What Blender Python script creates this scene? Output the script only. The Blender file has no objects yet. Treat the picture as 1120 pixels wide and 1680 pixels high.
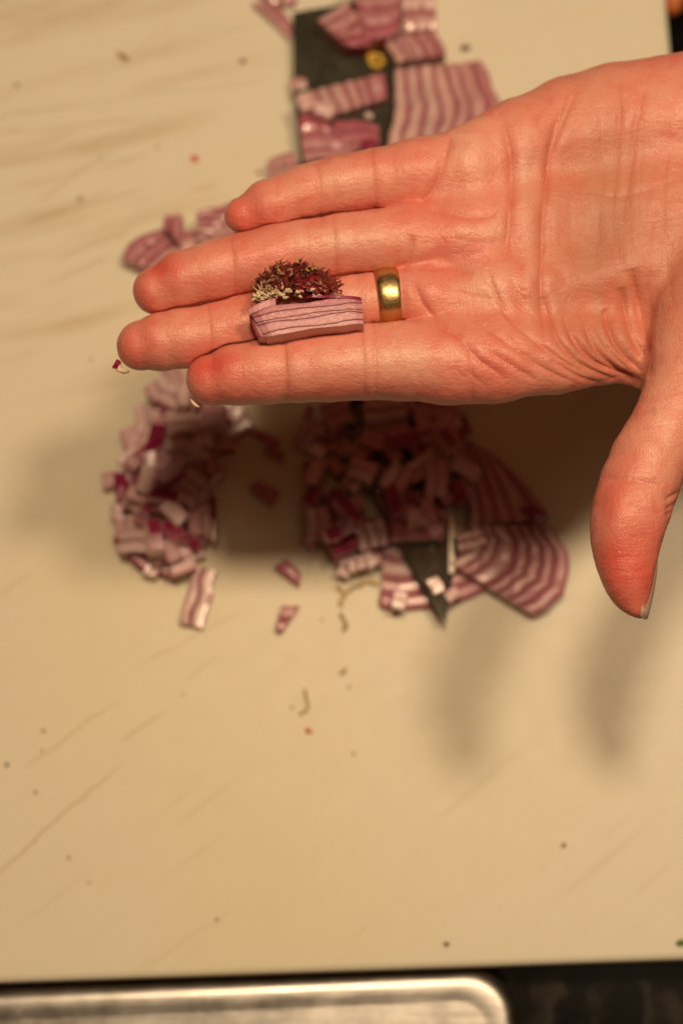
import bpy, bmesh, math, random
import numpy as np
from mathutils import Vector, Matrix, noise as mnoise
random.seed(7); rng = np.random.default_rng(7)
SC = bpy.context.scene
COL = SC.collection
MM = 0.001

# ------------------------------------------------------------------ camera
FPX = 2800.0                     # focal length in pixels of the 1120x1680 photo
TILT = math.radians(15)
DIST = 610.0                     # mm from the lens to the board centre
CAM = np.array([0.0, -DIST*math.sin(TILT), DIST*math.cos(TILT)])
RX = np.array([1.0, 0, 0]); UY = np.array([0, math.cos(TILT), math.sin(TILT)]); FW = np.array([0, math.sin(TILT), -math.cos(TILT)])
cd = bpy.data.cameras.new('camera'); cam = bpy.data.objects.new('camera', cd); COL.objects.link(cam)
cam.location = CAM*MM; cam.rotation_euler = (TILT, 0, 0)
cd.sensor_fit = 'VERTICAL'; cd.sensor_height = 22.3; cd.lens = FPX/1680*22.3
cd.clip_start = 0.01; cd.clip_end = 20
cd.dof.use_dof = True; cd.dof.focus_distance = 0.476; cd.dof.aperture_fstop = 3.5
cd.dof.aperture_blades = 7
SC.camera = cam

def at(px, py, z=0.0):
    """photo pixel + height (mm above the board) -> world mm"""
    d = FW + RX*((px-560)/FPX) + UY*((840-py)/FPX)
    t = (z-CAM[2])/d[2]
    return CAM + d*t
def depth(p): return float(np.dot(np.asarray(p)-CAM, FW))
def proj(P):
    q = P-CAM; w = q@FW
    return 560+FPX*(q@RX)/w, 840-FPX*(q@UY)/w

# ------------------------------------------------------------------ world and lamps
w = bpy.data.worlds.new('World'); SC.world = w; w.use_nodes = True
bg = w.node_tree.nodes['Background']
bg.inputs[0].default_value = (1.0, 0.50, 0.22, 1); bg.inputs[1].default_value = 0.036
def lamp(name, loc, power, size, colr):
    l = bpy.data.lights.new(name, 'AREA'); l.shape = 'DISK'; l.size = size; l.energy = power; l.color = colr
    o = bpy.data.objects.new(name, l); COL.objects.link(o); o.location = loc
    d = Vector((0, 0, 0.1))-Vector(loc); o.rotation_euler = d.to_track_quat('-Z', 'Y').to_euler()
WARM = (1.0, 0.725, 0.445)
lamp('kitchen_lamp', (-0.015, 0.14, 1.05), 4.8, 0.13, WARM)
lamp('kitchen_lamp', (0.345, 0.145, 1.05), 4.0, 0.13, WARM)
lamp('soft_fill', (0.36, 0.10, 1.40), 1.35, 0.62, WARM)  # added broad fill from above, stands for unseen lamps and bounce
SC.view_settings.view_transform = 'Standard'; SC.view_settings.look = 'None'
SC.view_settings.exposure = 0.0; SC.view_settings.gamma = 1
SC.cycles.use_denoising = True

# ------------------------------------------------------------------ helpers
def mat(name, color=(.5, .5, .5), rough=.5, metal=0, **kw):
    m = bpy.data.materials.new(name); m.use_nodes = True
    b = m.node_tree.nodes['Principled BSDF']
    b.inputs['Base Color'].default_value = (*color, 1); b.inputs['Roughness'].default_value = rough
    b.inputs['Metallic'].default_value = metal
    for k, v in kw.items(): b.inputs[k.replace('_', ' ')].default_value = v
    return m
class NT:
    def __init__(s, m): s.t = m.node_tree; s.b = s.t.nodes['Principled BSDF']
    def n(s, typ, **kw):
        x = s.t.nodes.new(typ)
        for k, v in kw.items():
            if k.startswith('i_'):
                key = k[2:]; key = int(key) if key.isdigit() else key.replace('_', ' ')
                if isinstance(v, bpy.types.NodeSocket): s.t.links.new(v, x.inputs[key])
                else: x.inputs[key].default_value = v
            else: setattr(x, k, v)
        return x
    def math(s, op, a, b=0.0, c=0.0, clamp=False): return s.n('ShaderNodeMath', operation=op, use_clamp=clamp, i_0=a, i_1=b, i_2=c).outputs[0]
    def mix(s, f, a, b, blend='MIX'):
        x = s.t.nodes.new('ShaderNodeMix'); x.data_type = 'RGBA'; x.blend_type = blend
        for i, v in ((0, f), (6, a), (7, b)):
            if isinstance(v, bpy.types.NodeSocket): s.t.links.new(v, x.inputs[i])
            elif i == 0: x.inputs[i].default_value = v
            else: x.inputs[i].default_value = (*v, 1)
        return x.outputs[2]
    def coord(s, scale=(1, 1, 1), rot=(0, 0, 0), kind='Object'):
        tc = s.n('ShaderNodeTexCoord'); mp = s.n('ShaderNodeMapping', i_Vector=tc.outputs[kind])
        mp.inputs['Scale'].default_value = scale; mp.inputs['Rotation'].default_value = rot
        return mp.outputs[0]
    def noise(s, vec, scale, detail=4, rough=.55, out=0): return s.n('ShaderNodeTexNoise', i_Vector=vec, i_Scale=scale, i_Detail=detail, i_Roughness=rough).outputs[out]
    def ramp(s, f, *stops):
        r = s.n('ShaderNodeValToRGB', i_0=f); e = r.color_ramp.elements
        while len(e) < len(stops): e.new(.5)
        for el, (p, c) in zip(e, stops): el.position = p; el.color = (*c, 1) if len(c) == 3 else c
        return r.outputs[0]
    def mr(s, f, a, b, c=0, d=1): return s.n('ShaderNodeMapRange', i_0=f, i_1=a, i_2=b, i_3=c, i_4=d).outputs[0]
    def bump(s, h, dist, strength=1, normal=None):
        x = s.n('ShaderNodeBump', i_Height=h, i_Distance=dist, i_Strength=strength)
        if normal is not None: s.t.links.new(normal, x.inputs['Normal'])
        return x.outputs[0]
    def set(s, key, sock): s.t.links.new(sock, s.b.inputs[key])

def mesh_obj(name, V, F, mats, parent=None, uv=None, midx=None, smooth=False, loc=None):
    """V in mm, world coordinates; loc (mm) becomes the origin"""
    V = np.asarray(V, float)
    org = np.zeros(3) if loc is None else np.asarray(loc, float)
    me = bpy.data.meshes.new(name); me.from_pydata([tuple(v) for v in (V-org)*MM], [], [tuple(f) for f in F])
    for m in (mats if isinstance(mats, (list, tuple)) else [mats]): me.materials.append(m)
    if midx is not None: me.polygons.foreach_set('material_index', midx)
    if uv is not None:
        l = me.uv_layers.new(name='UVMap'); li = np.empty(len(me.loops), np.int32); me.loops.foreach_get('vertex_index', li)
        l.data.foreach_set('uv', np.asarray(uv, float)[li].ravel())
    if smooth: me.polygons.foreach_set('use_smooth', [True]*len(me.polygons))
    me.update()
    o = bpy.data.objects.new(name, me); COL.objects.link(o)
    if parent is not None:
        o.parent = parent; o.location = Vector(org*MM)-parent.location if loc is not None else -parent.location
    else: o.location = org*MM
    return o
def thing(name, label, cat, loc, group=None):
    o = bpy.data.objects.new(name, None); o.empty_display_size = .01; COL.objects.link(o)
    o.location = np.asarray(loc)*MM; tag(o, label, cat, group); return o
def tag(o, label, cat, group=None):
    o['label'] = label; o['category'] = cat
    if group: o['group'] = group
    return o
def struct(o): o['kind'] = 'structure'; return o
def recalc(o):
    bm = bmesh.new(); bm.from_mesh(o.data); bmesh.ops.recalc_face_normals(bm, faces=bm.faces); bm.to_mesh(o.data); bm.free()
def bevel(o, wmm, seg=2, angle=40):
    m = o.modifiers.new('bevel', 'BEVEL'); m.width = wmm*MM; m.segments = seg; m.limit_method = 'ANGLE'; m.angle_limit = math.radians(angle)
    return o

def tube(pts, rad, nseg=6):
    """closed tube through pts (mm); rad scalar or list"""
    pts = np.asarray(pts, float); n = len(pts); rad = np.broadcast_to(np.asarray(rad, float), (n,))
    V, F = [], []
    ref = np.array([.31, .17, .93])
    for i in range(n):
        t = pts[min(i+1, n-1)]-pts[max(i-1, 0)]; t /= np.linalg.norm(t)+1e-9
        a = np.cross(t, ref); a /= np.linalg.norm(a)+1e-9; b = np.cross(t, a)
        for k in range(nseg):
            th = 2*math.pi*k/nseg; V.append(pts[i]+rad[i]*(a*math.cos(th)+b*math.sin(th)))
    for i in range(n-1):
        for k in range(nseg):
            k2 = (k+1) % nseg; F.append((i*nseg+k, i*nseg+k2, (i+1)*nseg+k2, (i+1)*nseg+k))
    F.append(tuple(range(nseg))[::-1]); F.append(tuple((n-1)*nseg+k for k in range(nseg)))
    return V, F

# ------------------------------------------------------------------ board, counter, tray
def u2(a): a = np.asarray(a, float); return a/np.linalg.norm(a)
bl, br_ = at(0, 1613), at(1120, 1575)
ex = u2(br_-bl); ey = np.array([-ex[1], ex[0], 0.0])
tr = at(1095, 30)
corner = bl+ex*np.dot(tr-bl, ex)          # bottom right corner of the board
BW, BH, BT = 600, 450, 18
org = corner-ex*BW/2+ey*BH/2
def rounded_rect(wd, ht, r, n=8):
    P = []
    for cx, cy, a0 in ((wd/2-r, ht/2-r, 0), (-wd/2+r, ht/2-r, 90), (-wd/2+r, -ht/2+r, 180), (wd/2-r, -ht/2+r, 270)):
        for k in range(n+1):
            a = math.radians(a0+90*k/n); P.append((cx+r*math.cos(a), cy+r*math.sin(a)))
    return np.array(P)
def loft(rings):
    """rings: list of (pts2d, z) in the same vertex count -> closed V,F"""
    V, F = [], []; n = len(rings[0][0])
    for P, z in rings: V += [(x, y, z) for x, y in P]
    for i in range(len(rings)-1):
        for k in range(n):
            k2 = (k+1) % n; F.append((i*n+k, i*n+k2, (i+1)*n+k2, (i+1)*n+k))
    F.append(tuple(range(n))[::-1]); F.append(tuple((len(rings)-1)*n+k for k in range(n)))
    return np.array(V, float), F
def place(V, o, ax=ex, ay=ey):
    V = np.asarray(V, float); return o+V[:, :1]*ax+V[:, 1:2]*ay+V[:, 2:3]*np.array([0, 0, 1.0])

mb = mat('cutting_board_plastic', (.74, .70, .58), .42, Subsurface_Weight=.35, Subsurface_Scale=.008, Specular_IOR_Level=.35)
mb.node_tree.nodes['Principled BSDF'].inputs['Subsurface Radius'].default_value = (1, .55, .22)
N = NT(mb); geo = N.n('ShaderNodeNewGeometry').outputs['Position']
def mapped(rotdeg, sc, loc=(0, 0, 0)):
    r0 = N.n('ShaderNodeMapping', i_Vector=geo); r0.inputs['Rotation'].default_value = (0, 0, math.radians(rotdeg))
    m = N.n('ShaderNodeMapping', i_Vector=r0.outputs[0]); m.inputs['Scale'].default_value = sc
    m.inputs['Location'].default_value = loc
    return m.outputs[0]
big = N.noise(mapped(0, (1, 1, 1)), 9, 3, .5)
base = N.ramp(big, (.30, (.79, .71, .49)), (.5, (.80, .735, .55)), (.68, (.79, .73, .58)))
# onion juice has yellowed the much-used middle; the rim is whiter
dist = N.n('ShaderNodeVectorMath', operation='LENGTH', i_0=N.n('ShaderNodeVectorMath', operation='MULTIPLY', i_0=N.n('ShaderNodeVectorMath', operation='MULTIPLY_ADD', i_0=N.noise(mapped(0, (1, 1, 1)), 12, 4, .6, out=1), i_1=(.06, .06, 0), i_2=geo).outputs[0], i_1=(1.15, .8, 0)).outputs[0]).outputs['Value']
base = N.mix(N.mr(dist, .05, .17, 0, .75), base, (.82, .78, .68))
# rising knife-mark stains, upper left
st1 = N.noise(mapped(-17, (9, 95, 1)), 1.0, 5, .6)
st2 = N.noise(mapped(0, (1, 1, 1), (.2, .1, 0)), 14, 3, .6)
s1 = N.math('MULTIPLY', N.mr(st1, .47, .66), N.mr(st2, .32, .58), clamp=True)
sx_ = N.n('ShaderNodeSeparateXYZ', i_0=geo); zone_ = N.math('MULTIPLY', N.mr(sx_.outputs[0], -.045, .005, 1, .08), N.mr(sx_.outputs[1], .03, .075, .04, 1), clamp=True)
s1 = N.math('MULTIPLY', s1, zone_)
base = N.mix(N.math('MULTIPLY', s1, .45), base, (.52, .37, .17))
st3 = N.noise(mapped(-38, (7, 130, 1), (.4, .2, 0)), 1.0, 4, .6)
s3 = N.math('MULTIPLY', N.mr(st3, .60, .74), N.mr(big, .45, .56, 1, 0), clamp=True)
base = N.mix(N.math('MULTIPLY', s3, .34), base, (.52, .38, .17))
# single knife marks (photo px ends, width mm, strength)
marks = [((0, 178), (150, 158), .9, .40), ((60, 205), (250, 178), 1.1, .34), ((0, 205), (60, 198), 1.0, .4), ((180, 262), (262, 238), .8, .45), ((60, 352), (262, 292), .9, .5),
         ((110, 408), (235, 362), .9, .42), ((330, 300), (372, 286), 1.2, .4), ((95, 450), (200, 405), 1.0, .38), ((0, 1428), (215, 1240), .7, .6),
         ((60, 1240), (210, 1130), .8, .4), ((215, 1198), (290, 1148), .9, .45), ((250, 1072), (420, 985), .9, .3), ((320, 1100), (380, 1060), .8, .3), ((255, 140), (460, 118), 1.0, .25)]
wob = N.noise(geo, 60, 3, .6, out=1)
pw = N.n('ShaderNodeVectorMath', operation='MULTIPLY_ADD', i_0=wob, i_1=(.004, .004, 0), i_2=geo).outputs[0]
tot = None
for a, b, wd, stg in marks:
    A, B = at(*a)*MM+np.array([-.002, -.002, 0]), at(*b)*MM+np.array([-.002, -.002, 0]); d = B-A; L = np.linalg.norm(d); d /= L; nrm = np.array([-d[1], d[0], 0])
    rel = N.n('ShaderNodeVectorMath', operation='SUBTRACT', i_0=pw, i_1=tuple((A+B)/2)).outputs[0]
    al = N.math('ABSOLUTE', N.n('ShaderNodeVectorMath', operation='DOT_PRODUCT', i_0=rel, i_1=tuple(d)).outputs['Value'])
    ac = N.math('ABSOLUTE', N.n('ShaderNodeVectorMath', operation='DOT_PRODUCT', i_0=rel, i_1=tuple(nrm)).outputs['Value'])
    f = N.math('MULTIPLY', N.mr(al, L*.35, L*.55, stg, 0), N.mr(ac, 0, wd*MM, 1, 0))
    tot = f if tot is None else N.math('MAXIMUM', tot, f)
base = N.mix(tot, base, (.47, .31, .13))
spk = N.noise(geo, 420, 2, .5)
base = N.mix(N.math('MULTIPLY', N.mr(spk, .70, .78), .35), base, (.45, .33, .2))
mid = N.noise(geo, 70, 4, .65)
base = N.mix(N.math('MULTIPLY', N.mr(mid, .35, .75), .05), base, (.62, .50, .30))
cut1 = N.noise(mapped(-24, (14, 1500, 1), (.1, .3, 0)), 1, 2, .5); cut2 = N.noise(mapped(-41, (12, 1300, 1), (.7, .2, 0)), 1, 2, .5)
cuts = N.math('MULTIPLY', N.math('MAXIMUM', N.mr(cut1, .66, .72), N.mr(cut2, .68, .74)), N.mr(st2, .35, .6), clamp=True)
base = N.mix(N.math('MULTIPLY', cuts, .22), base, (.55, .42, .22))
N.set('Base Color', base)
N.set('Roughness', N.mr(N.noise(geo, 120, 4, .6), .3, .7, .40, .46))
fb = N.noise(mapped(-20, (40, 700, 1)), 1, 3, .7)
bp = N.bump(fb, .00004, .4); bp = N.bump(N.noise(geo, 900, 3, .6), .00003, .5, bp); N.set('Normal', bp)

R1 = rounded_rect(BW, BH, 9)
def inset(P, d): return P*(1-2*d/np.array([BW, BH]))
V, F = loft([(inset(R1, 2.0), -BT), (R1, -BT+2), (R1, -2), (inset(R1, .6), -.6), (inset(R1, 2), 0)])
board = mesh_obj('cutting_board', place(V, org), F, mb, loc=org)
tag(board, 'large worn ivory plastic cutting board under the onions and knife', 'cutting board')
mfoot = mat('black_rubber', (.02, .02, .02), .8)
for sx in (-1, 1):
    for sy in (-1, 1):
        V, F = loft([(rounded_rect(30, 30, 14.9), -BT-8), (rounded_rect(30, 30, 14.9), -BT)])
        V[:, 0] += sx*(BW/2-30); V[:, 1] += sy*(BH/2-30)
        mesh_obj('rubber_foot', place(V, org), F, mfoot, board).location = -Vector(org*MM)

mc = mat('dark_marble', (.02, .018, .016), .16, Specular_IOR_Level=.12)
N = NT(mc); geo = N.n('ShaderNodeNewGeometry').outputs['Position']
wv = N.noise(geo, 18, 5, .65)
m2 = N.n('ShaderNodeMapping', i_Vector=geo); m2.inputs['Scale'].default_value = (1.0, .32, 1)
ds = N.n('ShaderNodeVectorMath', operation='MULTIPLY_ADD', i_0=N.noise(geo, 30, 4, .6, out=1), i_1=(.03, .03, 0), i_2=m2.outputs[0]).outputs[0]
vo = N.n('ShaderNodeTexVoronoi', feature='DISTANCE_TO_EDGE', i_Vector=ds, i_Scale=42).outputs[0]
vein = N.math('MULTIPLY', N.mr(vo, 0, .09, 1, 0), N.mr(wv, .42, .62), clamp=True)
col = N.mix(N.mr(wv, .35, .7), (.003, .003, .003), (.010, .009, .008)); N.set('Base Color', N.mix(N.math('MULTIPLY', vein, .35), col, (.16, .13, .10)))
CT = -BT-8
V, F = loft([(rounded_rect(2400, 1600, 5), CT-40), (rounded_rect(2400, 1600, 5), CT)])
struct(mesh_obj('countertop', V, F, mc))

# steel tray, upside down, its long side against the board
ms = mat('brushed_steel', (.56, .50, .45), .30, 1.0)
N = NT(ms); geo = N.n('ShaderNodeNewGeometry').outputs['Position']
m2 = N.n('ShaderNodeMapping', i_Vector=geo); m2.inputs['Rotation'].default_value = (0, 0, math.radians(-2)); m2.inputs['Scale'].default_value = (25, 700, 60)
br = N.noise(m2.outputs[0], 1, 5, .7); sm = N.noise(geo, 70, 5, .65)
N.set('Roughness', N.mr(sm, .3, .7, .28, .40)); N.set('Base Color', N.mix(N.mr(sm, .35, .65), (.36, .345, .33), (.47, .45, .43)))
bp = N.bump(br, .00012, .6); bp = N.bump(N.noise(geo, 45, 3, .6), .0006, .2, bp); N.set('Normal', bp)
ZT = -5.0
ta, tb, trr = at(0, 1640, ZT), at(780, 1607, ZT), at(834, 1680, ZT)
tx = u2(tb-ta); ty = np.array([-tx[1], tx[0], 0.0]); tc = ta+tx*np.dot(trr-ta, tx)
TW, TH = 330, 230
to = tc-tx*TW/2-ty*TH/2
rings = []
for off, z in ((9, CT), (9.0, CT+1.5), (7.2, CT+1.6), (5.4, -14), (4.2, -9.5)): rings.append((rounded_rect(TW+2*off, TH+2*off, 14+off), z))
for k in range(7):
    a = math.pi/2*k/6; rings.append((rounded_rect(TW+2*(4.0-5.5*(1-math.cos(a))), TH+2*(4.0-5.5*(1-math.cos(a))), 14+4.0-5.5*(1-math.cos(a))), ZT-4.4+4.4*math.sin(a)))
rings.append((rounded_rect(TW-9, TH-9, 12), ZT-.15)); rings.append((rounded_rect(TW-14, TH-14, 9), ZT-.5))
V, F = loft(rings)
tray = mesh_obj('steel_tray', place(V, to, tx, ty), F, ms, loc=to, smooth=False)
tray.data.polygons.foreach_set('use_smooth', [len(p.vertices) < 5 for p in tray.data.polygons])
tag(tray, 'brushed stainless steel tray with rounded corner below the board', 'tray')

# ------------------------------------------------------------------ onion materials
def onion_mat(name, pale, purple, fine=False):
    m = mat(name, pale, .34, Subsurface_Weight=.30, Subsurface_Scale=.003, Coat_Weight=.6, Coat_Roughness=.16)
    m.node_tree.nodes['Principled BSDF'].inputs['Subsurface Radius'].default_value = (1, .45, .35)
    N = NT(m); uv = N.n('ShaderNodeUVMap').outputs[0]; sp = N.n('ShaderNodeSeparateXYZ', i_0=uv)
    tcx = N.coord()
    nz = N.noise(tcx, 260, 3, .6)
    u = N.math('ADD', sp.outputs[0], N.mr(nz, .2, .8, -.13, .13))
    patch = N.mix(N.mr(N.noise(tcx, 110, 3, .6), .35, .65), tuple(p*.80 for p in pale), tuple(min(1, p*1.16) for p in pale))
    k1 = N.ramp(u, (0, (1, 1, 1)), (.07, (.55, .55, .55)), (.15, (0, 0, 0)), (.55, (0, 0, 0)), (.78, (.45, .45, .45)), (.93, (1, 1, 1)))
    lines = N.mix(N.noise(tcx, 140, 2, .6), tuple(p*.75 for p in purple), tuple(min(1, p*1.5) for p in purple)); c = N.mix(k1, patch, lines)
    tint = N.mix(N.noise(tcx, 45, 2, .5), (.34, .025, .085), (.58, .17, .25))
    if fine:
        N.b.inputs['Coat Weight'].default_value = .35
        u = N.math('ADD', sp.outputs[0], N.mr(nz, .25, .75, -.09, .09))
        c = N.ramp(u, (0, (.44, .12, .19)), (.08, (.60, .26, .31)), (.18, pale), (.55, tuple(min(1, p*1.06) for p in pale)), (.80, (.70, .36, .41)), (1, (.42, .11, .19)))
    tv = sp.outputs[1]
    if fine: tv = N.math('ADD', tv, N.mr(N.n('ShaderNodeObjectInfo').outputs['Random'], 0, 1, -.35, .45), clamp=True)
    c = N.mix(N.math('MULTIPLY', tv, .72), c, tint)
    fib = N.coord((2600, 2600, 300)); 
    c = N.mix(N.math('MULTIPLY', N.noise(fib, .5, 2, .5), .25), c, tuple(p*.6 for p in pale))
    N.set('Base Color', c); N.set('Normal', N.bump(N.noise(tcx, 700, 3, .6), .0002, .7))
    return m
M_flesh = onion_mat('onion_flesh', (.72, .50, .48), (.36, .06, .12))
M_cut = onion_mat('onion_cut_face', (.80, .43, .46), (.42, .05, .13), True)
M_dice = onion_mat('onion_dice_flesh', (.88, .66, .66), (.38, .04, .12), True)
M_skin = mat('onion_purple_skin', (.22, .008, .045), .28, Coat_Weight=.4, Coat_Roughness=.2)
N = NT(M_skin); tcx = N.coord((1, 1, 1)); N.set('Base Color', N.mix(N.noise(N.coord((900, 200, 900)), 1, 3, .6), (.17, .004, .035), (.38, .018, .09))); N.set('Normal', N.bump(N.noise(tcx, 500, 3, .6), .0002, .5))
M_inner = mat('onion_inner_membrane', (.66, .42, .40), .3, Coat_Weight=.3)
M_pale = mat('onion_pith', (.72, .58, .42), .5)
OM = [M_flesh, M_skin, M_inner]

def layer_mesh(name, bl, bh, zt, zb, tint, parent, loc, outer_skin=True, nu=3, fine=False):
    """bl, bh: arrays (nv,2) of inner / outer boundary in world mm; zt/zb (nv,) top and bottom heights"""
    nv = len(bl); V = []; uv = []
    for lev in (0, 1):
        for i in range(nu+1):
            t = i/nu
            for j in range(nv):
                p = bl[j]*(1-t)+bh[j]*t
                dome = 0 if lev == 0 else (-.12*(2*t-1)**2*abs(zt[j]-zb[j]) if not fine else -(.9 if j in (0, nv-1) else .15 if j in (1, nv-2) else 0)-0)
                z = (zb[j] if lev == 0 else zt[j])+dome
                V.append((p[0], p[1], z)); uv.append((t, tint))
    idx = lambda lev, i, j: lev*(nu+1)*nv+i*nv+j
    F, mi = [], []
    for i in range(nu):
        for j in range(nv-1):
            F.append((idx(1, i, j), idx(1, i+1, j), idx(1, i+1, j+1), idx(1, i, j+1))); mi.append(0)
            F.append((idx(0, i, j), idx(0, i, j+1), idx(0, i+1, j+1), idx(0, i+1, j))); mi.append(0)
    for i in range(nu):
        for j in (0, nv-1):
            a, b, c, d = idx(0, i, j), idx(0, i+1, j), idx(1, i+1, j), idx(1, i, j)
            F.append((a, b, c, d) if j == 0 else (d, c, b, a)); mi.append(0)
    for j in range(nv-1):
        F.append((idx(0, nu, j), idx(0, nu, j+1), idx(1, nu, j+1), idx(1, nu, j))); mi.append(1 if outer_skin else 0)
        F.append((idx(0, 0, j+1), idx(0, 0, j), idx(1, 0, j), idx(1, 0, j+1))); mi.append(2)
    o = mesh_obj(name, V, F, [M_cut]+OM[1:] if fine else OM, parent, uv, mi, loc=loc)
    recalc(o); return o

def slab(label, quad, n, z=(0, 0, 0, 0), h=6.0, bulge=0.0, jag=.35, group='cut wedges of red onion on the board', tint0=.0, tint1=1.0, nv=7, name='onion_wedge', cat='onion wedge', gap=.06, power=1.0, bev=.35, wave=0.0, fine=False):
    """quad: photo px of (u0v0,u1v0,u1v1,u0v1); z: base height of these corners in mm"""
    zz = [a+h for a in z]
    Q = [at(q[0], q[1], zz[i]) for i, q in enumerate(quad)]
    zb = np.array(z, float)
    cx = sum(Q)/4; cx = np.array([cx[0], cx[1], zb.mean()])
    t = thing(name, label, cat, cx, group)
    us = (np.arange(n+1)/n)**power
    us[1:-1] += rng.uniform(-.3, .3, n-1)/n if n > 1 else 0
    vs = np.linspace(0, 1, nv)
    ud = u2((Q[1]+Q[2]-Q[0]-Q[3])[:2])
    ph = rng.uniform(0, 6.28)
    common = rng.uniform(-jag, jag, nv)
    def B(u, off):
        P = []
        for j, v in enumerate(vs):
            p = ((Q[0]*(1-u)+Q[1]*u)*(1-v)+(Q[3]*(1-u)+Q[2]*u)*v)[:2]
            P.append(p+ud*(bulge*(.35+.65*u)*(1-(2*v-1)**2)+off[j]))
        return np.array(P)
    offs = [common+rng.uniform(-jag, jag, nv)*.7+wave*np.sin(vs*9+ph+i*(1.9 if fine else .6)) for i in range(n+1)]
    bnd = [B(u, offs[i]) for i, u in enumerate(us)]
    for i in range(n):
        um = (us[i]+us[i+1])/2
        base = np.array([((zb[0]*(1-um)+zb[1]*um)*(1-v)+(zb[3]*(1-um)+zb[2]*um)*v) for v in vs])
        top = base+h+(rng.uniform(-.35, .35, nv)+rng.uniform(-.3, .3) if not fine else .12*np.sin(vs*9)-.03*i)
        g = ud*gap
        o = layer_mesh('onion_layer', bnd[i]+g, bnd[i+1]-g, top, base, tint0+(tint1-tint0)*(i+.5)/n+(0 if fine else rng.uniform(-.15, .2)), t, cx, nu=4 if fine else 3, fine=fine)
        if bev: bevel(o, bev, 2, 35)
    return t

# ------------------------------------------------------------------ knife (lying over the first wedges)
ZK = 6.2
mk = mat('knife_steel', (.13, .125, .11), .30, .5)
N = NT(mk); geo = N.n('ShaderNodeNewGeometry').outputs['Position']
m2 = N.n('ShaderNodeMapping', i_Vector=geo); m2.inputs['Scale'].default_value = (400, 12, 1)
N.set('Roughness', N.mr(N.noise(geo, 55, 5, .7), .3, .7, .08, .12)); N.set('Normal', N.bump(N.noise(m2.outputs[0], 1, 4, .7), .0001, .5))
sm = N.noise(geo, 90, 5, .7); N.set('Base Color', N.mix(N.mr(sm, .45, .7), (.085, .08, .062), (.16, .15, .115)))
mglint = mat('knife_edge_glint', (.90, .84, .74), .35, .35)  # pale, mostly diffuse strip: the glint along the blade put into colour
left = [(480, 22), (482, 120), (486, 200), (497, 300), (512, 420), (532, 560), (556, 690), (600, 790), (640, 868), (688, 960), (724, 1020)]
right = [(640, -6), (648, 120), (656, 200), (668, 300), (684, 420), (702, 560), (722, 690), (737, 790), (745, 868), (744, 940), (729, 1024)]
k_org = at(600, 500, ZK)
kn = thing('kitchen_knife', 'dark steel chef knife lying flat under the hand with onion pieces on its blade', 'knife', np.array([k_org[0], k_org[1], ZK-2]))
V, F, mi = [], [], []
n = len(left)
for (a, b) in zip(left, right):
    A, Bp = at(a[0], a[1], ZK), at(b[0], b[1], ZK); d = Bp-A; L = np.linalg.norm(d); d = d/L
    e = min(1.1, L*.12); hs = min(1.0, L/16)
    for (p, z) in ((A, ZK-.4*hs), (A+d*L*.12, ZK+.1), (Bp-d*e, ZK+.12), (Bp, ZK-.5*hs), (Bp-d*.01*L, ZK-1.6), (A+d*L*.05, ZK-1.2)):
        V.append((p[0], p[1], z-(p[0]-k_org[0])*.026+max(0, 22-p[1])*.045))
for i in range(n-1):
    for k in range(6):
        k2 = (k+1) % 6; F.append((i*6+k, i*6+k2, (i+1)*6+k2, (i+1)*6+k)); mi.append(0)
F.append(tuple(range(6))); mi.append(0); F.append(tuple((n-1)*6+k for k in range(6))); mi.append(0)
blade = mesh_obj('blade', V, F, [mk], kn, midx=mi, loc=k_org); recalc(blade)
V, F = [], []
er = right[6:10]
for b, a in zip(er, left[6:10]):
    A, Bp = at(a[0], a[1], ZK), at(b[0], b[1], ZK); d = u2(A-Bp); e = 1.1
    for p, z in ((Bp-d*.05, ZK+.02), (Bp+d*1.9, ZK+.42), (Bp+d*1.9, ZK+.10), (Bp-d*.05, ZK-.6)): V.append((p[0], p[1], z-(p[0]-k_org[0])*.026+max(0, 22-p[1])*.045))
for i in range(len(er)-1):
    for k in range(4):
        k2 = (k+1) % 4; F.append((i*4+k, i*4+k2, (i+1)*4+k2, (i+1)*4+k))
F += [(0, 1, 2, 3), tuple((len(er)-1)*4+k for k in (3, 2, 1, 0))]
eo = mesh_obj('edge_glint', V, F, mglint, kn, loc=k_org); recalc(eo)
mh = mat('knife_handle_black', (.02, .018, .016), .35)
V, F = tube([at(600, -30, ZK+1), at(598, -70, ZK+2), at(592, -200, ZK+3), at(588, -420, ZK+3), at(586, -520, ZK+2)], [9, 11, 12, 12.5, 9], 12)
mesh_obj('handle', V, F, mh, kn, smooth=True, loc=k_org)

# ------------------------------------------------------------------ wedges
G = 'cut wedges of red onion on the board'
# under / beside the blade
slab('striped onion wedge poking out under the knife tip', [(628, 885), (626, 998), (806, 962), (760, 880)], 4, h=3.6, bulge=3, jag=.5)
slab('fan shaped onion wedge right of the knife tip, layers in bold arcs', [(772, 862), (906, 862), (880, 1008), (738, 922)], 7, z=(1, 0, 0, 1), h=8, bulge=9.0, jag=.8, nv=10, tint0=.12)
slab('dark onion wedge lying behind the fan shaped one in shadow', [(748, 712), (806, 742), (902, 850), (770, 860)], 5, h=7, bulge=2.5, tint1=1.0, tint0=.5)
slab('broad onion wedge of even pale arcs beside the pinky', [(648, 112), (790, 97), (806, 262), (626, 262)], 7, z=(6, 1, 1, 6), h=7, bulge=5.0, jag=.75, nv=8, tint0=-.05, tint1=.8)
slab('short onion wedge with slanting layers above the broad wedge', [(624, 62), (712, 50), (733, 88), (650, 102)], 5, z=(5, 3, 3, 5), h=8, bulge=1, jag=.4, tint0=.1)
slab('narrow pale onion strip lying across the blade', [(490, 152), (632, 118), (634, 160), (516, 196)], 6, z=(ZK+.3,)*4, h=5, bulge=0, jag=.4, nv=4, tint0=-.1, tint1=.9)
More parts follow.
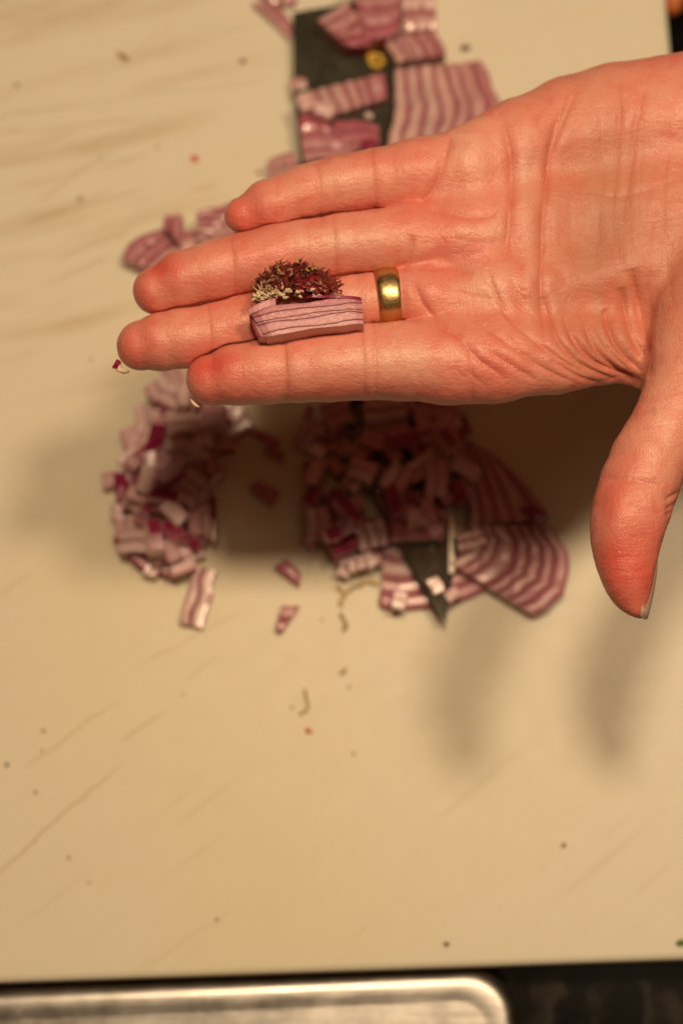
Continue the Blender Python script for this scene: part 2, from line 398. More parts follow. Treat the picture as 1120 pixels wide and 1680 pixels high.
slab('purple onion chunk at the left edge of the blade', [(498, 262), (488, 192), (535, 196), (590, 262)], 3, z=(ZK+.3,)*4, h=6, bulge=2.0, jag=.3, tint0=.8, tint1=1.5)
slab('purple onion chunk tucked against the pinky on the blade', [(560, 250), (545, 198), (622, 204), (622, 240)], 3, z=(ZK+.3,)*4, h=6, bulge=1.5, jag=.3, tint0=.8, tint1=1.5)
slab('fleshy onion crescent across the knife heel', [(520, 30), (566, 72), (614, 62), (566, -4)], 4, z=(ZK+.5,)*4, h=9, bulge=2.2, jag=.3, tint0=.4, tint1=1.3)
slab('dusky onion chunk at the top of the photo between two paler ones', [(572, -40), (598, 62), (654, 52), (662, -40)], 4, z=(ZK+2,)*4, h=9, bulge=1, jag=.3, tint0=.7, tint1=1.3)
slab('onion chunk with wide bands at the top right of the heap', [(660, 52), (660, -60), (712, -60), (716, 48)], 3, z=(4, 4, 2, 2), h=9, bulge=1.5, jag=.4, tint0=.2, tint1=.7)
slab('thin pink onion sliver pointing away from the knife heel', [(412, 5), (440, 2), (482, 40), (476, 66)], 2, h=3, bulge=1.2, jag=.15, nv=6, tint0=.3, tint1=1.2)
slab('pale onion sliver above the knife heel', [(420, -20), (500, -40), (482, 6), (440, 6)], 2, h=4, bulge=0, jag=.3, tint0=.1, tint1=.4)
slab('long purple backed onion wedge behind the ring fingertip', [(400, 470), (300, 390), (205, 418), (330, 520)], 1, h=6, bulge=0, jag=.1, tint0=.6, tint1=1.0)
slab('arched onion wedge peeping out above the ring finger', [(275, 455), (202, 422), (268, 372), (400, 385)], 4, h=8, bulge=4.0, jag=.3, nv=9, tint0=.2, tint1=1.4)
slab('upright onion stub between the two fingertips', [(296, 400), (266, 366), (270, 352), (300, 350)], 2, z=(6,)*4, h=8, tint0=.8, tint1=1.2, jag=.2)
slab('ribbed onion stub touching the pinky tip', [(325, 395), (322, 345), (400, 325), (400, 400)], 5, z=(5,)*4, h=7, tint0=.5, tint1=1.0, jag=.25)
slab('small pale onion piece left of the knife edge near the pinky', [(440, 290), (438, 262), (480, 248), (500, 285)], 2, h=6, bulge=1, tint0=.2, tint1=.9)
slab('onion bit beside the knife edge below the pale strip', [(478, 150), (476, 122), (502, 122), (505, 148)], 1, z=(2,)*4, h=5, tint0=.1, tint1=.5)
slab('striped onion block left of the knife tip with a purple back', [(548, 925), (536, 862), (618, 850), (628, 930)], 3, h=6, bulge=2, jag=.3, tint0=.2, tint1=1.0)
slab('purple backed onion chip on the block left of the knife tip', [(542, 905), (536, 884), (584, 872), (592, 892)], 1, z=(5.5,)*4, h=4, tint0=1.6, tint1=1.6, jag=.1)
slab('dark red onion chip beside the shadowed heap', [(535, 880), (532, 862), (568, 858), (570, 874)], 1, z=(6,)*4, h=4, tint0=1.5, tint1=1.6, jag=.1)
slab('dark red onion block crossing the blade near its tip', [(642, 884), (640, 826), (722, 826), (728, 884)], 2, z=(ZK+1.4,)*4, h=6, bulge=0, jag=.15, tint0=1.3, tint1=1.7)
slab('pale onion end piece just below the index finger', [(600, 690), (598, 640), (660, 640), (664, 682)], 2, z=(ZK+6,)*4, h=9, jag=.3, tint0=-.1, tint1=.2)
slab('cream core piece beside the knife tip', [(752, 905), (748, 872), (786, 866), (800, 892)], 2, z=(6,)*4, h=6, tint0=-.4, tint1=-.2, jag=.3)
slab('double layered onion strip at the lower left edge of the diced heap', [(212, 868), (183, 882), (248, 946), (268, 918)], 2, h=5.5, bulge=.8, jag=.15, tint0=.1, tint1=1.4)
slab('short purple backed strip below the diced heap', [(262, 912), (248, 936), (282, 950), (296, 928)], 1, h=5, jag=.1, tint0=.1, tint1=.2)
slab('pale split onion strip lying apart below the diced heap', [(318, 925), (354, 935), (330, 1030), (292, 1022)], 2, h=3.5, bulge=.5, jag=.5, nv=6, tint0=-.3, tint1=-.1, cat='onion strip')
slab('loose onion chip with a dark red back between heap and knife', [(448, 930), (470, 916), (494, 940), (490, 962)], 1, h=3.5, jag=.1, tint0=1.7, tint1=1.7)
slab('loose arrow shaped onion chip on the bare board', [(462, 992), (452, 1030), (462, 1036), (492, 992)], 2, h=4, jag=.1, tint0=.5, tint1=1.0, bulge=.6)
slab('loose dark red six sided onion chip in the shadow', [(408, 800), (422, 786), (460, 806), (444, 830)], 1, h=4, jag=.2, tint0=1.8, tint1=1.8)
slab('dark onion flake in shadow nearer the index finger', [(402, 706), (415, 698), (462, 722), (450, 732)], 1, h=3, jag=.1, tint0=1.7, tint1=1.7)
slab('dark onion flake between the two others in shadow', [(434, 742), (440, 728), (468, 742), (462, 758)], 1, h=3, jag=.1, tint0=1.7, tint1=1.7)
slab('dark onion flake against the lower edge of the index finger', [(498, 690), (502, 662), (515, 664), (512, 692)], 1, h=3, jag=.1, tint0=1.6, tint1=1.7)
# purple outer leaf pieces that show their back
def back_chip(label, quad, z, h=2.2):
    Q = [at(q[0], q[1], z+h) for q in quad]; c = sum(Q)/len(Q); V = []; F = []
    n = len(Q)
    for lev in (0, 1):
        for q in Q: V.append((q[0], q[1], z if lev == 0 else z+h))
    V.append((c[0], c[1], z+h+.9))
    for k in range(n): k2 = (k+1) % n; F.append((k, k2, n+k2, n+k)); F.append((n+k, n+k2, 2*n))
    F.append(tuple(range(n))[::-1])
    mi = [0, 1]*n+[0]
    o = mesh_obj('onion_chip', V, F, OM, None, [(.4, .2)]*len(V), mi, loc=(c[0], c[1], z)); recalc(o); bevel(o, .3, 2)
    tag(o, label, 'onion chip', 'purple backed onion chips'); return o
back_chip('deep purple square chip on the left edge of the diced heap', [(186, 775), (207, 775), (210, 812), (190, 820)], 9)
back_chip('wide deep purple chip in the upper part of the diced heap', [(248, 695), (292, 698), (292, 728), (240, 728)], 15)
back_chip('bright purple four sided chip low in the diced heap', [(268, 864), (292, 866), (310, 888), (284, 890)], 14)
back_chip('long purple chip standing at the right edge of the diced heap', [(344, 808), (356, 816), (354, 884), (346, 888)], 6, 5)
back_chip('crimson rectangular chip lit at the edge of the shadow left of the knife tip', [(540, 890), (588, 876), (592, 896), (548, 916)], 11)
back_chip('purple chip tucked under the index finger shadow at the heap top', [(330, 690), (352, 700), (346, 716), (322, 705)], 12)
back_chip('purple chip at the far end of the fan shaped wedge', [(850, 832), (876, 826), (902, 850), (880, 862)], 7)
back_chip('red chip on the blade against the pinky', [(590, 232), (612, 226), (622, 238), (596, 248)], 12)

# ------------------------------------------------------------------ diced onion
def dice_variant(sx, sy, sz, layers, skin, extra=0.0):
    V, F, mi, uv = [], [], [], []
    x0 = -sx/2
    for L in range(layers):
        w_ = sx/layers; a, b = x0+L*w_, x0+(L+1)*w_-.12; c0 = rng.uniform(-.3, .3, (2, 3))
        curve = .06*sy
        base = len(V)
        for z in (0, sz):
            for ti, t in enumerate((0, .5, 1)):
                for yi, y in enumerate((-sy/2, 0, sy/2)):
                    x = a+(b-a)*t+(curve if yi == 1 else 0)
                    V.append((x+rng.uniform(-.2, .2)*(yi != 1), y*(1+rng.uniform(-.08, .08)), z+rng.uniform(-.25, .25)*(z > 0))); uv.append((.10+.74*t, .15+extra+.5*L/layers))
        I = lambda zl, ti, yi: base+zl*9+ti*3+yi
        for ti in range(2):
            for yi in range(2):
                F.append((I(1, ti, yi), I(1, ti+1, yi), I(1, ti+1, yi+1), I(1, ti, yi+1))); mi.append(0)
                F.append((I(0, ti, yi), I(0, ti, yi+1), I(0, ti+1, yi+1), I(0, ti+1, yi))); mi.append(0)
        for ti in range(2):
            F.append((I(0, ti, 0), I(0, ti+1, 0), I(1, ti+1, 0), I(1, ti, 0))); mi.append(0)
            F.append((I(0, ti, 2), I(1, ti, 2), I(1, ti+1, 2), I(0, ti+1, 2))); mi.append(0)
        for yi in range(2):
            F.append((I(0, 2, yi), I(0, 2, yi+1), I(1, 2, yi+1), I(1, 2, yi))); mi.append(1 if skin else 0)
            F.append((I(0, 0, yi), I(1, 0, yi), I(1, 0, yi+1), I(0, 0, yi+1))); mi.append(2)
    me = bpy.data.meshes.new('diced_onion'); me.from_pydata([tuple(x*MM for x in v) for v in V], [], F)
    for m in [M_dice]+OM[1:]: me.materials.append(m)
    me.polygons.foreach_set('material_index', mi)
    l = me.uv_layers.new(name='UVMap')
    for i, lp in enumerate(me.loops): l.data[i].uv = uv[lp.vertex_index]
    bm = bmesh.new(); bm.from_mesh(me); bmesh.ops.recalc_face_normals(bm, faces=bm.faces)
    bmesh.ops.bevel(bm, geom=[e for e in bm.edges if len(e.link_faces) == 2 and e.calc_face_angle() > .8], offset=.00035, segments=1, affect='EDGES')
    bm.to_mesh(me); bm.free(); return me
VAR = [('one layered pale', dice_variant(4.5, 7, 5, 1, False)), ('one layered pale', dice_variant(4, 10, 4.5, 1, False)), ('purple backed', dice_variant(4.5, 6.5, 5, 1, True)),
       ('purple backed', dice_variant(4, 9, 5, 1, True)), ('two layered', dice_variant(7, 6.5, 5, 2, True)), ('two layered', dice_variant(6.5, 8.5, 5, 2, True)),
       ('two layered', dice_variant(7.5, 6, 6, 2, True)), ('small purple edged', dice_variant(4, 5, 4, 1, True))]
heap = [(188, 770), (185, 800), (200, 840), (200, 745), (215, 705), (235, 660), (250, 625), (275, 610)]
def edge_left(y): return np.interp(y, [600, 625, 660, 705, 745, 770, 830, 870, 940], [262, 245, 232, 212, 195, 178, 188, 190, 250])
def edge_right(y): return np.interp(y, [600, 640, 680, 720, 800, 860, 900, 940], [300, 330, 398, 385, 352, 352, 335, 300])
spots = []
def try_spots(lvl, z, shrink, mind, n):
    got = []
    for _ in range(4000):
        y = random.uniform(606+shrink*.6, 938-shrink); x = random.uniform(edge_left(y)+8+shrink, edge_right(y)-8-shrink)
        if edge_right(y)-edge_left(y) < 2*shrink+18: continue
        if all((x-a)**2+(y-b)**2 > mind**2 for a, b in got): got.append((x, y))
        if len(got) >= n: break
    for g in got: spots.append((*g, z, lvl))
try_spots(0, 0, 0, 26, 60); try_spots(1, 5.5, 14, 27, 46); try_spots(2, 11, 34, 27, 26); try_spots(3, 16, 52, 26, 10)
def where(x, y, l):
    v = 'top end' if y < 700 else ('middle' if y < 800 else 'lower end')
    return ['bottom', 'second', 'third', 'crest'][l]+' tier, '+v+' of the heap, '+('outer side' if x < (edge_left(y)+edge_right(y))/2 else 'knife side')
for x, y, z, l in spots:
    k = random.choices(range(8), [2, 1, 4, 3, 3, 3, 2, 2])[0]
    o = bpy.data.objects.new('diced_onion', VAR[k][1]); COL.objects.link(o)
    p = at(x, y, z+4); o.location = (p[0]*MM, p[1]*MM, (z+.3)*MM)
    tl = .10 if l == 0 else .32
    o.rotation_euler = (random.uniform(-tl, tl), random.uniform(-tl, tl), random.uniform(0, 6.28)); s = random.uniform(1.05, 1.45); o.scale = (s, s, random.uniform(.8, 1.15))
    if random.random() < .34 and l: o.rotation_euler[1] = -1.35; o.location.z += .002
    tag(o, f'{VAR[k][0]} onion dice, {where(x, y, l)}', 'diced onion', 'diced red onion in the heap')
CH = [('three layered', dice_variant(11, 9, 5, 3, True, .5)), ('two layered', dice_variant(8, 11, 5, 2, True, .6)), ('long two layered', dice_variant(8, 14, 5, 2, True, .4)), ('thick one layered', dice_variant(6, 10, 5, 1, True, .8)), ('broad two layered', dice_variant(9, 11, 6, 2, False, .5)), ('purple backed', dice_variant(5, 8, 6, 1, True, 1.2))]
def inpoly(x, y, P):
    c = False
    for (x0, y0), (x1, y1) in zip(P, P[1:]+P[:1]):
        if (y0 > y) != (y1 > y) and x < (x1-x0)*(y-y0)/(y1-y0)+x0: c = not c
    return c
area = [(508, 700), (560, 655), (640, 640), (730, 668), (792, 720), (800, 770), (745, 800), (742, 866), (640, 866), (610, 880), (510, 885), (498, 840)]
cs = []
for lvl, zb_, md_, nn in ((0, .2, 38, 30), (1, 5.6, 44, 17), (2, 11.2, 52, 5)):
    got = []
    for _ in range(5000):
        x, y = random.uniform(495, 810), random.uniform(640, 890)
        if inpoly(x, y, area) and all((x-a)**2+(y-b)**2 > md_**2 for a, b in got): got.append((x, y))
        if len(got) >= nn: break
    for x, y in got:
        onb = (560 < x < 745)
        cs.append((x, y, zb_+(ZK if onb and lvl == 0 else (3 if onb else 0)), lvl))
for x, y, z, l in cs:
    k = random.randrange(6); o = bpy.data.objects.new('onion_chunk', CH[k][1]); COL.objects.link(o); p = at(x, y, z+4)
    o.location = (p[0]*MM, p[1]*MM, z*MM); o.rotation_euler = (random.uniform(-.2, .2), random.uniform(-.2, .2), random.uniform(0, 6.28)); q = random.uniform(.85, 1.15); o.scale = (q, q, q)
    if random.random() < .25: o.rotation_euler[1] = -1.3; o.location.z += .004
    tag(o, f"{CH[k][0]} chunk, {['bottom', 'second', 'top'][l]} tier, shaded heap {'by the index finger' if y < 730 else ('at mid height' if y < 800 else 'by the knife tip')}", 'onion chunk', 'onion chunks heaped in the shade of the hand')
from collections import defaultdict
same = defaultdict(list)
for o in COL.objects:
    if o.get('category') in ('diced onion', 'onion chunk'): same[o['label']].append(o)
for lab, os_ in same.items():
    if len(os_) > 1:
        for i, o in enumerate(sorted(os_, key=lambda q: -q.location.y)): o['label'] = lab+', '+('topmost' if i == 0 else ['second', 'third', 'fourth', 'fifth', 'sixth', 'seventh', 'eighth', 'ninth', 'tenth', 'eleventh', 'twelfth'][i-1]+' down')
stray = [(685, 849, ZK+7.4, 0, 1.7, 'pale onion dice side by side on the dark red block, left one', 1.3), (704, 846, ZK+7.4, 0, 1.5, 'smaller pale onion dice on the dark red block, right one', .8), (714, 960, ZK+1.7, 0, .5, 'cream onion dice alone on the bare knife tip', 1.0),
         (742, 975, 5, 0, 2.2, 'pale onion dice against the right edge of the knife tip', .9), (585, 925, 5.8, 6, .3, 'pale dice at the foot of the striped block', .9), (605, 918, 5.8, 0, .7, 'pale dice between the striped block and the knife', 1.0), (566, 932, 2, 6, 1.2, 'pinkish dice below the striped block', .9),
         (352, 672, 8, 1, 2.0, 'pale onion dice under the index fingertip', 1.1), (372, 688, 2, 0, .4, 'pale onion dice at the right end of the heap under the fingers', 1.1), (500, 168, 11, 0, .3, 'white onion dice on the left end of the pale strip', 1.2), (532, 182, 11.5, 0, 1.2, 'white onion dice further along the pale strip', 1.2),
         (605, 185, ZK, 0, 1.2, 'tiny white onion dice on the blade near the pinky', .5), (521, 740, 8, 2, 1, 'onion dice in deep shadow left of the blade', 1), (655, 985, 5, 4, 1.4, 'two layered dice at the rim of the wedge below the knife tip', .9)]
for x, y, z, k, r, lab, s in stray:
    o = bpy.data.objects.new('diced_onion', VAR[k][1]); COL.objects.link(o); p = at(x, y, z+4)
    o.location = (p[0]*MM, p[1]*MM, z*MM); o.rotation_euler = (0, 0, r); o.scale = (s, s*.8, s*.8); tag(o, lab, 'diced onion', 'stray diced onion pieces')

# ------------------------------------------------------------------ crumbs and root curls on the board
def crumb(px, py, r, colr, lab, cat='crumb', name='crumb', stretch=1.0, ang=0.0, z=0.0):
    m = mat('crumb_'+cat.replace(' ', '_'), colr, .6)
    bm = bmesh.new(); bmesh.ops.create_icosphere(bm, subdivisions=2, radius=1)
    for v in bm.verts:
        v.co *= 1+.45*mnoise.noise(v.co*1.3+Vector((px, py, 0))); v.co.x *= stretch
    me = bpy.data.meshes.new(name); bmesh.ops.rotate(bm, verts=bm.verts, cent=(0, 0, 0), matrix=Matrix.Rotation(ang, 3, 'Z'))
    for v in bm.verts: v.co = v.co*r*.82*MM; v.co.z *= .6
    bm.to_mesh(me); bm.free(); me.materials.append(m); me.polygons.foreach_set('use_smooth', [True]*len(me.polygons))
    o = bpy.data.objects.new(name, me); COL.objects.link(o); p = at(px, py, z); o.location = (p[0]*MM, p[1]*MM, (z+r*.4)*MM)
    return tag(o, lab, cat, 'specks of food on the board')
BR = (.22, .12, .05); GRN = (.13, .12, .05)
crumb(320, 261, 1.7, (.75, .12, .07), 'red pulp speck on the board above the ring finger')
crumb(203, 94, 1.1, (.38, .22, .12), 'slanting brown flake in the upper left of the board', stretch=3.2, ang=-.75)
crumb(28, 140, .9, BR, 'small brown speck beside the upper left edge of the photo'); crumb(398, 101, 1.0, BR, 'brown speck left of the knife heel', stretch=1.6)
crumb(763, 80, 1.6, (.20, .10, .05), 'brown crumb on the bare board right of the onion wedges', stretch=1.5); crumb(133, 327, 1.0, BR, 'brown speck left of the arched wedge')
crumb(258, 242, .7, BR, 'faint brown speck at the end of a knife mark'); crumb(166, 259, .6, BR, 'faint brown speck on the left of the board'); crumb(425, 284, 1.1, (.30, .17, .09), 'brown crumb beside the pinky and the blade')
crumb(72, 1199, .7, GRN, 'olive speck low on the left of the board'); crumb(12, 1255, .8, (.06, .05, .03), 'black speck at the left edge of the photo'); crumb(59, 1300, .7, BR, 'brown speck under the black one on the left')
crumb(114, 1407, .6, BR, 'brown speck beside the long knife scratch'); crumb(356, 1509, .6, BR, 'brown speck near the lower edge of the board'); crumb(732, 1549, .9, BR, 'brown speck just above the tray corner', stretch=1.4)
crumb(924, 1387, 1.0, (.36, .2, .08), 'ochre speck on the lower right of the board'); crumb(506, 1199, 1.1, (.72, .18, .12), 'pink speck below the curled root hair', stretch=1.5, ang=-.5)
crumb(580, 1236, .7, (.6, .3, .2), 'faint pink speck right of the pink one'); crumb(1116, 1547, 1.4, (.10, .22, .03), 'green herb speck in the lower right corner of the board', stretch=1.4)
crumb(563, 1102, 1.0, (.52, .40, .18), 'straw coloured shred between the two curls', stretch=1.8, ang=.7); crumb(573, 1127, .7, (.52, .40, .18), 'tiny straw coloured shred below the other'); crumb(479, 1160, .7, (.52, .40, .18), 'tiny straw coloured shred beside the hook')
crumb(301, 1140, .5, (.45, .2, .1), 'tiny reddish speck below the pale strip')
crumb(70, 1232, .5, BR, 'tiny brown speck under the olive one'); crumb(528, 1017, .6, (.6, .35, .15), 'tiny tan speck left of the brown root curl')
crumb(148, 1446, 1.0, (.80, .74, .58), 'cream flake near the bottom left of the board')
crumb(150, 590, .6, BR, 'tiny brown speck left of the middle fingertip')
def curl(pts, r, colr, lab, z=.5, g='dry root hairs on the board'):
    m = mat('dry_root', colr, .6); P = [at(a, b, z+.5*math.sin(i*1.7)) for i, (a, b) in enumerate(pts)]
    # smooth
    Q = []
    for i in range(len(P)-1):
        for t in (0, .33, .66): Q.append(P[i]*(1-t)+P[i+1]*t)
    Q.append(P[-1]); V, F = tube(Q, [r*(.7+.5*random.random()) for _ in Q], 6)
    o = mesh_obj('root_hair', V, F, m, smooth=True, loc=Q[0]); tag(o, lab, 'root hair', g)
curl([(500, 1130), (502, 1145), (506, 1158), (502, 1166), (491, 1172)], .45, (.42, .30, .08), 'hooked golden root hair alone on the board')
curl([(558, 1006), (564, 1016), (568, 1026), (563, 1036)], .75, (.42, .32, .14), 'thick curved root hair below the striped block')
curl([(552, 962), (560, 968), (566, 976), (558, 988), (560, 994)], .8, (.62, .46, .18), 'yellow root hair next to the striped block')
curl([(590, 958), (604, 954), (620, 958)], .9, (.66, .48, .16), 'yellow root hair at the corner of the wedge below the knife')
curl([(570, 972), (580, 962), (592, 962)], .6, (.5, .36, .16), 'tan root hair lying between the yellow ones')
curl([(602, 96), (612, 90), (624, 92), (628, 102), (620, 110), (610, 108), (606, 100), (616, 98)], 1.0, (.70, .46, .07), 'golden root curl on the dark blade', z=ZK+1.2, g='root curl on the blade')
curl([(626, 998), (624, 985), (626, 972)], .8, (.35, .2, .06), 'brown root hair at the left side of the wedge below the knife')

# orange vegetable end in a dark dish beyond the board's right edge
mo = mat('carrot_orange', (.55, .15, .04), .5)
V, F = tube([at(1104, -90, -10), at(1106, -40, -10), at(1103, -5, -10), at(1103, 16, -10), at(1103, 24, -10)], [5, 5, 5, 3.6, 1.2], 12)
tag(mesh_obj('carrot', V, F, mo, smooth=True, loc=at(1104, -30, -10)), 'orange vegetable end poking in at the top right corner of the photo', 'carrot')

# ------------------------------------------------------------------ the hand
class Chain:
    def __init__(s, nodes, fz=1.06, sub=1):
        if sub > 1:
            A = np.array(nodes, float); B = []
            for i in range(len(A)-1):
                p0, p1, p2, p3 = A[max(i-1, 0)], A[i], A[i+1], A[min(i+2, len(A)-1)]
                for k in range(sub):
                    t = k/sub; B.append(.5*(2*p1+(p2-p0)*t+(2*p0-5*p1+4*p2-p3)*t*t+(3*p1-p0-3*p2+p3)*t**3))
            B.append(A[-1]); nodes = [tuple(b) for b in B]
        # nodes: (px,py,radius px,ztop mm)
        s.fz = fz; s.P = []; s.R = []
        for px, py, r, zt in nodes:
            rm = r*depth(at(px, py, zt))/FPX; zc = zt-rm/fz
            p = at(px, py, zc); s.P.append(p); s.R.append(r*depth(p)/FPX)
        s.P = np.array(s.P, np.float32); s.R = np.array(s.R, np.float32)
    def grow(s, mm): s.R = s.R+mm; return s
    def d(s, X):
        out = None; sc = np.array([1, 1, s.fz], np.float32); P = s.P*sc; Y = X*sc
        for i in range(len(P)-1):
            a, b = P[i], P[i+1]; ab = b-a; L2 = float(ab@ab)
            h = np.clip((Y-a)@ab/L2, 0, 1); 
            q = Y-a-h[:, None]*ab
            hs = h*h*(3-2*h)*.5+h*.5
            dd = np.sqrt((q*q).sum(1))-(s.R[i]+(s.R[i+1]-s.R[i])*hs)
            out = dd if out is None else smin(out, dd, .8)
        return out
def smin(a, b, k):
    h = np.maximum(k-np.abs(a-b), 0)/k
    return np.minimum(a, b)-h*h*k*.25
Z0 = 137.5
pinky = Chain([(400, 353, 31, Z0-4), (440, 338, 43, Z0-2.2), (500, 319, 47.5, Z0-1), (560, 304, 49, Z0-.8), (620, 294, 51, Z0), (690, 283, 53, Z0)])
ringf = Chain([(258, 477, 39, Z0-3.5), (300, 461, 48, Z0-1.5), (350, 446, 50, Z0-.5), (400, 432, 49.5, Z0-.3), (450, 420, 50, Z0-.2), (500, 412, 50.5, Z0), (560, 403, 52, Z0), (620, 396, 52, Z0), (668, 392, 51, Z0)])
midf = Chain([(232, 567, 40, Z0-5), (265, 561, 46, Z0-3.5), (300, 555, 48, Z0-3), (350, 546, 48, Z0-3), (400, 534, 48, Z0-3), (450, 520, 47, Z0-3), (520, 505, 46, Z0-3), (580, 497, 45, Z0-3), (640, 489, 44, Z0-2.5), (700, 486, 46, Z0-1)])
indexf = Chain([(347, 624, 41, Z0-2.5), (385, 616, 49, Z0-.5), (440, 610, 53, Z0+.5), (490, 605, 56, Z0+1), (540, 600, 59, Z0+1.4), (600, 595, 62, Z0+2), (660, 592, 65, Z0+2), (730, 592, 67, Z0+1.5), (800, 592, 67, Z0+1)])
mc_p = Chain([(690, 283, 52, Z0-.5), (770, 266, 63, Z0+1), (860, 238, 82, Z0+.5), (940, 220, 98, Z0), (1020, 206, 108, Z0), (1150, 190, 112, Z0+2), (1350, 200, 118, Z0+1), (1500, 230, 120, Z0)], 1.35)
mc_r = Chain([(680, 392, 50, Z0-1), (780, 378, 62, Z0+.5), (900, 360, 78, Z0-1.5), (1100, 340, 90, Z0-2), (1400, 330, 130, Z0)], 1.3)
mc_m = Chain([(720, 486, 48, Z0-2.5), (810, 480, 60, Z0), (920, 460, 74, Z0-2), (1100, 420, 90, Z0-2), (1400, 380, 130, Z0)], 1.3)
mc_i = Chain([(740, 592, 66, Z0+1), (830, 588, 67, Z0+.6), (910, 580, 66, Z0-1.5), (985, 570, 63, Z0-5), (1050, 560, 62, Z0-9), (1150, 520, 90, Z0-6), (1300, 450, 130, Z0-2)], 1.25)
thumb = Chain([(1051, 1010, 4.5, Z0-7), (1044, 997, 15, Z0-4.5), (1034, 975, 30, Z0-2), (1028, 946, 42, Z0+.5), (1025, 910, 51, Z0+2), (1027, 874, 58, Z0+3.5), (1036, 832, 64, Z0+4.5), (1064, 755, 63, Z0+4), (1094, 700, 60, Z0+4), (1122, 640, 66, Z0+4.5), (1146, 570, 88, Z0+5.5), (1190, 480, 118, Z0+5), (1290, 380, 150, Z0+3), (1420, 330, 150, Z0)], 1.12, 2)
arm = Chain([(1380, 300, 150, Z0), (1560, 300, 145, Z0), (1800, 310, 150, Z0), (2150, 330, 170, Z0+2)], 1.35)
# skin web between thumb and index
web = Chain([(1010, 560, 40, Z0-10), (1075, 600, 44, Z0-9), (1120, 640, 44, Z0-4)], 1.2)
for c_ in (pinky, ringf, midf, indexf): c_.grow(.12)
def touch(a, b, gap=.8):
    return np.maximum(np.minimum(a, b), (gap-np.abs(a-b))*.5)
def sdf(X):
    X = X.astype(np.float32)
    f = touch(touch(touch(pinky.d(X), ringf.d(X)), midf.d(X)), indexf.d(X))
    p = smin(smin(smin(mc_p.d(X), mc_r.d(X), 9), mc_m.d(X), 9), mc_i.d(X), 8)
    p = smin(p, arm.d(X), 14)
    h = smin(p, f, 4.5)
    h = smin(h, web.d(X), 5)
    return smin(h, thumb.d(X), 3.6)
allP = np.vstack([c.P for c in (pinky, ringf, midf, indexf, mc_p, thumb, arm)]); 
lo = allP.min(0)-32; hi = allP.max(0)+32
lo[2] = 88; hi[2] = 156; hi[0] = min(hi[0], 262)
H = 0.62
nx, ny, nz = [int(math.ceil((hi[i]-lo[i])/H)) for i in range(3)]
gx, gy, gz = [lo[i]+H*np.arange(n_) for i, n_ in zip(range(3), (nx, ny, nz))]
XX = np.stack(np.meshgrid(gx, gy, gz, indexing='ij'), -1).reshape(-1, 3).astype(np.float32)
XX = XX.reshape(nx, ny, nz, 3); cx_, cy_, cz_ = [np.minimum(np.arange(0, n_+3, 4), n_-1) for n_ in (nx, ny, nz)]
Cg = XX[np.ix_(cx_, cy_, cz_)]; Dc = sdf(Cg.reshape(-1, 3)).reshape(Cg.shape[:3])
near = [np.minimum((np.arange(n_)+2)//4, len(c)-1) for n_, c in zip((nx, ny, nz), (cx_, cy_, cz_))]
D = Dc[np.ix_(*near)].copy(); nb = np.abs(D) < 4.6; D[nb] = sdf(XX[nb])
D[-1] = 1.0; D[:, :, 0] = 1; D[:, :, -1] = 1; D[0] = 1
# surface nets
S = D < 0
cell = np.zeros((nx-1, ny-1, nz-1), np.int8)
for dx in (0, 1):
    for dy in (0, 1):
        for dz in (0, 1): cell += S[dx:nx-1+dx, dy:ny-1+dy, dz:nz-1+dz]
act = (cell > 0) & (cell < 8); ci = np.argwhere(act); vid = -np.ones(act.shape, np.int64); vid[act] = np.arange(len(ci))
acc = np.zeros((len(ci), 3)); cnt = np.zeros(len(ci))
cor = [(a, b, c) for a in (0, 1) for b in (0, 1) for c in (0, 1)]
for i, a in enumerate(cor):
    for b in cor[i+1:]:
        if sum(abs(p-q) for p, q in zip(a, b)) != 1: continue
        da = D[ci[:, 0]+a[0], ci[:, 1]+a[1], ci[:, 2]+a[2]]; db = D[ci[:, 0]+b[0], ci[:, 1]+b[1], ci[:, 2]+b[2]]
        m_ = (da < 0) != (db < 0); t = np.where(m_, da/(da-db+1e-12), 0)
        acc += np.where(m_[:, None], np.array(a)+t[:, None]*(np.array(b)-np.array(a)), 0); cnt += m_
VV = lo+H*(ci+acc/cnt[:, None])
quads = []
for ax in range(3):
    o1, o2 = [(1, 2), (2, 0), (0, 1)][ax]
    A = S; sl0 = [slice(None)]*3; sl1 = [slice(None)]*3; sl0[ax] = slice(0, -1); sl1[ax] = slice(1, None)
    ch = A[tuple(sl0)] != A[tuple(sl1)]; idx = np.argwhere(ch)
    ok = (idx[:, o1] > 0) & (idx[:, o2] > 0) & (idx[:, o1] < S.shape[o1]-1) & (idx[:, o2] < S.shape[o2]-1); idx = idx[ok]
    e1 = np.zeros(3, int); e1[o1] = 1; e2 = np.zeros(3, int); e2[o2] = 1
    q = np.stack([vid[tuple((idx-e1-e2).T)], vid[tuple((idx-e2).T)], vid[tuple(idx.T)], vid[tuple((idx-e1).T)]], 1)
    inside = S[tuple(idx.T)]; q[~inside] = q[~inside][:, ::-1]; quads.append(q)
quads = np.vstack(quads)
def np_mesh(name, V, Q):
    me = bpy.data.meshes.new(name); me.vertices.add(len(V)); me.vertices.foreach_set('co', np.asarray(V, np.float32).ravel())
    me.loops.add(Q.size); me.loops.foreach_set('vertex_index', Q.astype(np.int32).ravel())
    me.polygons.add(len(Q)); me.polygons.foreach_set('loop_start', np.arange(0, Q.size, 4, dtype=np.int32)); me.polygons.foreach_set('loop_total', np.full(len(Q), 4, np.int32))
    me.update(calc_edges=True); me.validate(); return me
def grad(X, e=.15):
    f0 = sdf(X); return np.stack([sdf(X+np.eye(3)[i]*e)-f0 for i in range(3)], 1)/e, f0
